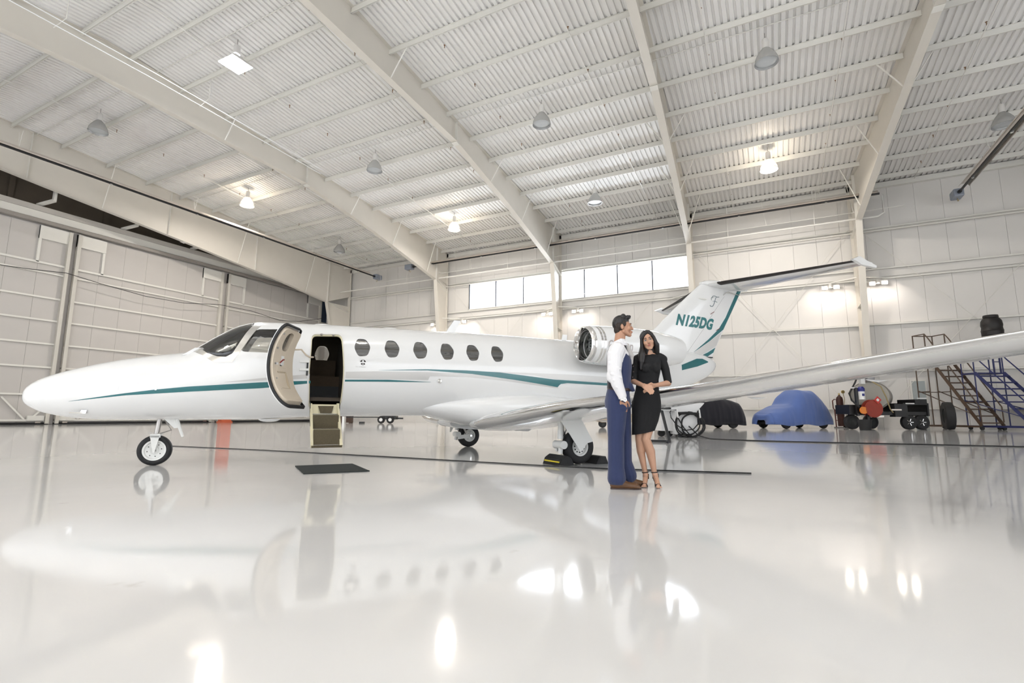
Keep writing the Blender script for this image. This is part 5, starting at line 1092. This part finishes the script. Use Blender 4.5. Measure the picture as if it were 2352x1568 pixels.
def hand_prims(wr, dirv, palmn, thumb, side=1, curl=.5, s=1.0):
    """palm + five separate fingers; dirv finger direction, palmn palm normal, thumb = direction of the thumb side"""
    d = Vector(dirv).normalized(); n = Vector(palmn).normalized(); t = Vector(thumb).normalized(); w0 = Vector(wr); P = []
    k = w0+d*.085*s
    for i in range(4):
        o = t*(.030-.020*i)*s; P.append(('c', tuple(w0+o*.6), tuple(k+o), .014*s, .0125*s))
        L = (.072, .080, .074, .058)[i]*s; a = k+o; dd = d
        for j, fr in enumerate((.45, .32, .23)):
            dd = (dd+n*curl*(.35+.2*j)).normalized(); b = a+dd*L*fr; P.append(('c', tuple(a), tuple(b), (.0092-.0006*j)*s, (.0086-.0006*j)*s)); a = b
    a = w0+t*.022*s+d*.02*s; b = a+(t*.8+d*.7+n*.2).normalized()*.045*s; c = b+(t*.25+d*.9+n*.35).normalized()*.032*s; e = c+(d+n*.5).normalized()*.022*s
    P += [('c', tuple(a), tuple(b), .014*s, .0105*s), ('c', tuple(b), tuple(c), .0105*s, .0095*s), ('c', tuple(c), tuple(e), .0095*s, .0085*s)]
    return P
# ---------------------------------------------------------------- man
man = thing('person', 'man in a royal blue waistcoat, white shirt and blue trousers, hand in pocket', 'person', (-1.47, 5.65, 0), YAW)
HM = Matrix.Translation((.018, -.005, 1.775)) @ Matrix.Rotation(radians(82), 4, 'Z') @ Matrix.Rotation(radians(-4), 4, 'X')
fx_, rx_ = Vector((.94, -.34, 0)), Vector((-.34, -.94, 0))       # facing, his right (towards the camera)
def tor(c, rd, rw, an=radians(-20)): return (c, rd, rw, an)
P = head_prims(HM, 1.0)
P += [('c', (-.012, .0, 1.70), (-.038, .0, 1.52), .058, .066), ('l', [tor((-.04, .01, 1.00), .10, .15), tor((-.035, .01, 1.15), .09, .14), tor((-.03, .01, 1.35), .105, .165), tor((-.04, .01, 1.48), .095, .175), tor((-.045, .01, 1.555), .06, .10)]),
      ('c', (-.105, -.165, 1.50), (-.135, -.215, 1.23), .052, .042), ('c', (-.135, -.215, 1.23), (-.052, -.215, .965), .040, .028), ('c', (.02, .185, 1.50), (.13, .27, 1.27), .052, .042), ('c', (.13, .27, 1.27), (.30, .22, 1.12), .04, .028),
      ('c', (-.07, -.075, .98), (-.115, -.085, .54), .085, .058), ('c', (-.115, -.085, .54), (-.12, -.09, .10), .055, .038), ('c', (-.02, .09, .98), (.01, .10, .54), .085, .058), ('c', (.01, .10, .54), (.04, .11, .10), .055, .038)]
P += hand_prims((-.052, -.212, .960), (.14, .40, -1), (.3, .95, 0), (1, -.15, 0), curl=.25)
P += hand_prims((.30, .22, 1.12), (.9, -.2, -.3), (-.1, -1, 0), (.1, 0, 1), curl=.3)
blob('body', P, .0042, 4, skin_m, man)
face_parts(HM, 1.0, man, False, mat('lip_man', (.38, .16, .12), .5))
f = lambda *v: tuple(HM@Vector(v)); R3 = HM.to_3x3()
blob('hair', [('e', f(0, .020, .060), (.079, .094, .080), R3), ('c', f(-.040, -.058, .100), f(.040, -.058, .100), .026, .026), ('c', f(-.030, -.078, .108), f(.036, -.080, .106), .018, .018), ('c', f(-.035, -.01, .118), f(.035, -.01, .118), .030, .030), ('e', f(0, .060, .04), (.066, .060, .075), R3)], .004, 4, hairm, man, cuts=[(f(0, -.060, .052), tuple(R3@Vector((0, -.30, -1))))])
blob('side_hair', [('e', f(0, .038, .015), (.0795, .070, .075), R3), ('e', f(0, .062, -.030), (.062, .045, .055), R3), ('e', f(.071, -.012, .03), (.010, .022, .035), R3), ('e', f(-.071, -.012, .03), (.010, .022, .035), R3)], .004, 4, hairs, man)
# trousers with belt
leg = lambda a, b, c, d_: [('c', a, b, .100, .082), ('c', b, c, .080, .098), ('c', c, d_, .098, .110)]
pts_n = [(-.085, -.075, .93), (-.110, -.085, .56), (-.118, -.090, .22), (-.115, -.09, .11)]; pts_f = [(-.02, .085, .93), (.012, .10, .56), (.012, .11, .26), (.050, .11, .12)]
tp_ = [('l', [((-.060, .0, .86), .145, .19, radians(-20)), ((-.064, .0, .94), .142, .185, radians(-20)), ((-.060, .0, 1.02), .128, .172, radians(-20)), ((-.048, .0, 1.10), .118, .162, radians(-20))])]
for pt_ in (pts_n, pts_f): tp_ += [('c', pt_[0], pt_[1], .118, .090), ('c', pt_[1], pt_[2], .088, .088), ('c', pt_[2], pt_[3], .088, .100)]
tp_ += [('e', (-.045, -.150, .90), (.070, .05, .09))]
tp_ += [('c', (.03, .10, .16), (.085, .105, .10), .07, .055)]
blob('trousers', tp_, .006, 6, navy, man, cuts=[((0, 0, .050), (0, 0, -1)), ((0, 0, 1.075), (0, 0, 1))])
MB().tube([(-.125, -.205, 1.0), (-.085, -.215, .945), (-.03, -.222, .915)], .006, 6).build('pocket_edge', mat('navy_shadow_wool', (.012, .02, .07), .8), man, smooth=True)  # darker navy along the pocket edge
blob('belt', [('l', [((-.046, .0, 1.045), .131, .175, radians(-20)), ((-.046, .0, 1.085), .128, .172, radians(-20))])], .006, 1, leathd, man)
# shirt: sleeves, collar, strip under waistcoat
blob('shirt_body', [('l', [((-.046, .0, 1.06), .122, .168, radians(-20)), ((-.045, .0, 1.20), .118, .165, radians(-20)), ((-.04, .0, 1.36), .126, .180, radians(-20)), ((-.045, .0, 1.47), .120, .190, radians(-20)), ((-.05, .0, 1.54), .085, .14, radians(-20)), ((-.045, 0, 1.585), .06, .085, radians(-20))])], .006, 6, shirt, man)
sl = blob('shirt_sleeve', [('c', (-.085, -.145, 1.495), (-.115, -.175, 1.44), .090, .088), ('c', (-.115, -.175, 1.44), (-.135, -.205, 1.25), .086, .076), ('c', (-.135, -.205, 1.25), (-.110, -.215, 1.12), .076, .066), ('e', (-.175, -.20, 1.20), (.045, .05, .07)), ('c', (-.110, -.215, 1.12), (-.060, -.222, .99), .066, .048),
    ('c', (-.19, -.23, 1.34), (-.085, -.275, 1.27), .020, .012), ('c', (-.17, -.26, 1.22), (-.075, -.268, 1.18), .020, .012), ('c', (-.15, -.262, 1.15), (-.07, -.265, 1.10), .018, .010), ('c', (-.13, -.265, 1.08), (-.06, -.255, 1.04), .014, .008)], .0055, 6, shirt, man, cuts=[((-.055, -.225, .968), (.25, 0, -1))])
blob('shirt_cuff', [('c', (-.067, -.222, 1.005), (-.055, -.222, .958), .046, .042)], .005, 2, shirt, man, cuts=[((-.052, -.222, .960), (.22, 0, -1)), ((-.07, -.222, 1.01), (-.22, 0, 1))])
blob('shirt_sleeve', [('c', (.01, .165, 1.50), (.09, .235, 1.33), .080, .070), ('c', (.09, .235, 1.33), (.15, .27, 1.24), .070, .06), ('c', (.15, .27, 1.24), (.28, .225, 1.13), .06, .042)], .007, 5, shirt, man)
blob('shirt_collar', [('l', [((-.030, .0, 1.560), .088, .082, 0), ((-.026, .0, 1.60), .076, .072, 0), ((-.032, .0, 1.635), .068, .066, 0)]), ('c', (.03, -.05, 1.590), (.062, -.03, 1.545), .014, .008), ('c', (.03, .04, 1.590), (.066, .02, 1.545), .014, .008)], .004, 3, shirt, man, cuts=[((-.03, 0, 1.632), (-.45, 0, 1))])
MB().box((0, 0, 0), (0.001, .001, .001))
blob('cravat', [('e', (.058, -.022, 1.560), (.022, .022, .026)), ('c', (.064, -.028, 1.545), (.094, -.040, 1.44), .022, .030), ('c', (.094, -.040, 1.44), (.094, -.040, 1.36), .026, .018)], .004, 3, cravat, man)
vest_l = [((-.045, .0, 1.075), .134, .178, radians(-20)), ((-.040, .0, 1.20), .130, .172, radians(-20)), ((-.036, .0, 1.32), .140, .178, radians(-20)), ((-.036, .0, 1.42), .138, .166, radians(-20)), ((-.045, .0, 1.50), .122, .142, radians(-20)), ((-.050, .0, 1.575), .085, .105, radians(-20))]
# waistcoat front / back split by a plane through the side seams
vf = blob('waistcoat_front', [('l', vest_l), ('c', (.055, -.07, 1.10), (.105, -.055, 1.055), .045, .015), ('c', (.055, .03, 1.10), (.105, .0, 1.055), .045, .015)], .005, 4, navy, man, cuts=[((-.060, 0, 1.3), (-.94, .34, .12)), ((.100, -.03, 1.40), (.80, -.42, .42))])
vb = blob('waistcoat_back', [('l', [(c, a*.99, b*.99, d) for c, a, b, d in vest_l])], .005, 4, vback, man, cuts=[((-.061, 0, 1.3), (.94, -.34, -.12))])
for z in (1.14, 1.20, 1.26, 1.32): MB().lathe([(0, 0), (.007, 0), (.007, .004), (0, .005)], c=(.092+(.01 if z > 1.2 else 0), -.085, z), ax='y', n=10).build('waistcoat_button', leathd, man)
# shoes
def shoe(h, toe, name, hi=.085):
    h = Vector(h); t = Vector(toe); d = (t-h).normalized(); L = (t-h).length
    o = blob(name, [('c', tuple(h+d*.04+Vector((0, 0, .045))), tuple(h+d*L*.45+Vector((0, 0, .05))), .045, .047), ('c', tuple(h+d*L*.45+Vector((0, 0, .045))), tuple(t-d*.055+Vector((0, 0, .030))), .045, .034), ('c', tuple(t-d*.07+Vector((0, 0, .026))), tuple(t-d*.028+Vector((0, 0, .022))), .032, .024), ('c', tuple(h+d*.05+Vector((0, 0, .06))), tuple(h+d*.09+Vector((0, 0, .10))), .042, .045)], .0045, 4, leath, man, cuts=[((0, 0, .012), (0, 0, -1))])
    s = MB(); n = d.cross(Vector((0, 0, 1))); prof = [(0, .030), (.3*L, .034), (.42*L, .036), (.72*L, .044), (.93*L, .028), (L, .008)]
    pl = [(h+d*a+n*b) for a, b in prof]+[(h+d*a-n*b) for a, b in prof[::-1]]
    s.add([(q.x, q.y, .001) for q in pl]+[(q.x, q.y, .014) for q in pl], [tuple(range(12)), tuple(range(12, 24))[::-1]]+[(i, (i+1) % 12, 12+(i+1) % 12, 12+i) for i in range(12)]); s.build('shoe_sole', leathd, o)
    return o
shoe((-.185, -.09, 0), (.135, -.135, 0), 'shoe'); shoe((-.02, .10, 0), (.262, .085, 0), 'shoe')
# watch
wt = MB().lathe([(.0, -.006), (.021, -.006), (.023, .0), (.019, .006), (0, .006)], c=(0, 0, 0), ax='y', n=20).build('wristwatch', toe_m, man, smooth=True); wt.location = (-.040, -.254, .945); wt.rotation_euler = (0, 0, radians(15))
MB().lathe([(.0, -.0075), (.016, -.0075), (.016, -.006), (0, -.006)], ax='y', n=20).build('watch_dial', shirt, wt)
blob('watch_strap', [('c', (-.056, -.215, .957), (-.052, -.215, .938), .0335, .033)], .004, 1, toe_m, man, cuts=[((-.051, -.215, .938), (.1, 0, -1)), ((-.056, -.215, .958), (-.1, 0, 1))])
# ---------------------------------------------------------------- woman
wo = thing('person', 'woman with long dark hair in a black dress and strappy black heels, hands clasped', 'person', (-1.24, 5.85, 0), YAW)
HW = Matrix.Translation((.020, -.005, 1.627)) @ Matrix.Rotation(radians(-12), 4, 'Y') @ Matrix.Rotation(radians(-14), 4, 'Z') @ Matrix.Rotation(radians(-3), 4, 'X')
SW_ = .93
P = head_prims(HW, SW_, True)
P += [('c', (.032, .022, 1.57), (.045, .035, 1.455), .043, .047), ('c', (.045, .04, 1.465), (.150, .045, 1.452), .045, .040), ('c', (.045, .04, 1.465), (-.04, .045, 1.44), .045, .040),
      ('l', [((.0, .04, .80), .12, .09, 0), ((-.005, .04, .92), .14, .10, 0), ((.02, .04, 1.15), .095, .075, 0), ((.035, .035, 1.32), .115, .09, 0), ((.045, .04, 1.45), .11, .06, 0)]),
      ('c', (.190, .04, 1.43), (.232, .01, 1.165), .038, .034), ('c', (.236, .0, 1.145), (.040, -.155, 1.108), .036, .0215), ('c', (-.10, .04, 1.43), (-.16, .0, 1.18), .038, .032), ('c', (-.165, -.01, 1.165), (-.085, -.165, 1.105), .033, .0215),
      ('c', (.060, .04, .86), (-.042, -.005, .52), .080, .050), ('c', (-.042, -.005, .52), (.010, .015, .38), .049, .053), ('c', (.010, .015, .38), (.045, .02, .165), .052, .028), ('c', (.045, .02, .165), (.052, .005, .125), .030, .032),
      ('c', (-.075, .05, .86), (-.100, .045, .52), .080, .048), ('c', (-.100, .045, .52), (-.085, .060, .38), .048, .047), ('c', (-.085, .060, .38), (-.048, .06, .165), .045, .027), ('c', (-.048, .06, .165), (-.045, .045, .12), .029, .031),
      # feet on high heels
      ('c', (.060, .03, .115), (.055, -.075, .035), .030, .026), ('c', (.055, -.075, .035), (.045, -.125, .018), .028, .018), ('c', (-.040, .065, .105), (-.075, -.02, .035), .030, .026), ('c', (-.075, -.02, .035), (-.098, -.065, .018), .027, .018)]
for i in range(4): P += [('c', (.030+.015*i, -.12, .016), (.026+.016*i, -.140, .014), .009, .007), ('c', (-.112+.013*i, -.055-.006*i, .016), (-.122+.013*i, -.075-.006*i, .014), .009, .007)]
P += hand_prims((.036, -.158, 1.107), (-1, -.15, -.42), (-.1, .55, -.55), (.1, -.55, .9), curl=.42, s=.9)
P += hand_prims((-.088, -.160, 1.108), (.55, -.45, -.50), (-.2, -.1, -.6), (.6, .0, .7), curl=.35, s=.88)
blob('body', P, .0040, 4, skin_w, wo)
face_parts(HW, SW_, wo, True, lipm)
f = lambda *v: tuple(HW@(Vector(v)*SW_)); R3 = HW.to_3x3()
blob('hair', [('e', f(0, .030, .058), (.083, .088, .080), R3), ('e', f(0, .055, .0), (.084, .060, .085), R3), ('c', f(.030, -.052, .100), f(.074, -.035, .030), .022, .020), ('c', f(.074, -.035, .030), f(.088, -.012, -.070), .020, .026), ('c', f(.088, -.005, -.07), (.120, .035, 1.50), .032, .040), ('c', (.125, .045, 1.53), (.120, .085, 1.42), .040, .035),
    ('c', f(.0, -.060, .098), f(-.070, -.042, .035), .020, .018), ('c', f(-.070, -.042, .035), f(-.086, -.018, -.07), .018, .026), ('c', f(-.086, -.018, -.07), (-.060, -.030, 1.475), .030, .042), ('c', (-.060, -.030, 1.475), (-.078, -.055, 1.385), .042, .038), ('c', (-.078, -.055, 1.385), (-.085, -.06, 1.30), .036, .018), ('c', f(0, .06, -.02), (.03, .085, 1.42), .085, .075)], .0045, 5, hairm, wo)
# dress: one piece, neckline and hem cut clean
dp = [('l', [((-.070, .03, .52), .118, .10, 0), ((-.062, .03, .60), .125, .105, 0), ((-.034, .03, .72), .148, .116, 0), ((-.012, .035, .86), .166, .118, 0), ((-.006, .04, .94), .160, .115, 0), ((.005, .04, 1.08), .132, .098, 0), ((.012, .035, 1.18), .124, .092, 0), ((.020, .03, 1.27), .136, .102, 0), ((.028, .03, 1.35), .145, .105, 0), ((.035, .035, 1.43), .140, .082, 0), ((.045, .04, 1.475), .100, .060, 0)]),
      ('e', (.085, -.045, 1.315), (.060, .055, .060)), ('e', (-.025, -.050, 1.315), (.060, .055, .060)), ('c', (.160, .04, 1.445), (.195, .035, 1.42), .050, .052), ('c', (-.07, .04, 1.44), (-.105, .035, 1.41), .050, .052), ('e', (.06, .10, .90), (.09, .07, .09)), ('e', (-.08, .10, .90), (.09, .07, .09))]
blob('dress', dp, .0055, 6, dressm, wo, cuts=[((-.08, 0, .585), (.20, 0, -1)), ((.055, -.06, 1.437), (-.30, -.75, 1))])
blob('sleeve', [('c', (.180, .04, 1.43), (.215, .02, 1.30), .054, .048), ('c', (.215, .02, 1.30), (.236, .005, 1.15), .047, .043)], .005, 4, dressm, wo, cuts=[((.22, 0, 1.145), (.2, .3, -1))])
blob('sleeve', [('c', (-.10, .04, 1.42), (-.14, .02, 1.30), .052, .046), ('c', (-.14, .02, 1.30), (-.163, .0, 1.17), .045, .040)], .006, 4, dressm, wo)
MB().tube([(.036+.0*i, -.19, 1.075) if i == 0 else (-.02, -.20, 1.06) for i in range(2)], .001, 4)
def heel_shoe(ank, ball, toe, hb, nm='high_heel'):
    a = Vector(ank); b = Vector(ball); t = Vector(toe); h = Vector(hb)
    o = blob(nm, [('c', tuple(b+Vector((0, 0, -.018))), tuple(t+Vector((0, -.008, -.006))), .024, .020), ('c', tuple(b+Vector((0, .01, -.015))), (h.x, h.y, h.z-.03), .016, .022)], .0035, 2, blk, wo, cuts=[((0, 0, .0015), (0, 0, -1)), (tuple(b+Vector((0, 0, -.010))), tuple(Vector((0, (a.y-b.y), a.z-b.z)).cross(Vector((1, 0, 0))).normalized()*(1 if (Vector((0, (a.y-b.y), a.z-b.z)).cross(Vector((1, 0, 0)))).z > 0 else -1)))])
    MB().tube([(h.x, h.y+.008, h.z-.02), (h.x, h.y+.014, .05), (h.x+.002, h.y+.016, .001)], [.011, .006, .005], 8).build('heel', blk, o, smooth=True)
    MB().rings([[(h.x+rr*cos(x_), h.y-.018+rr*sin(x_)*.9, h.z-.02+zz_) for x_ in [-.5+(pi+1)*k/12 for k in range(13)]] for rr, zz_ in ((.034, 0), (.034, .055), (.030, .055), (.030, 0))]+[[(h.x+.034*cos(x_), h.y-.018+.034*sin(x_)*.9, h.z-.02) for x_ in [-.5+(pi+1)*k/12 for k in range(13)]]], cap=False, closed=False).build('heel_counter', blk, o, smooth=True)
    MB().tube([(a.x+.033*cos(x_), a.y+.033*sin(x_), a.z+.004*cos(x_)) for x_ in [2*pi*k/20 for k in range(21)]], .0055, 6).build('ankle_strap', blk, o, smooth=True)
    c = b.lerp(t, .35); MB().rings([[(c.x+rr*cos(x_), c.y+dy, c.z-.012+rr*sin(x_)*1.02) for x_ in [pi*k/14 for k in range(15)]] for rr, dy in ((.031, -.018), (.032, .0), (.032, .018), (.028, .018), (.028, -.018), (.031, -.018))], cap=False, closed=False).build('toe_strap', blk, o, smooth=True)
    return o
heel_shoe((.048, .015, .158), (.055, -.075, .035), (.045, -.125, .018), (.062, .050, .105)); heel_shoe((-.046, .055, .152), (-.075, -.02, .035), (-.098, -.065, .018), (-.036, .090, .098))
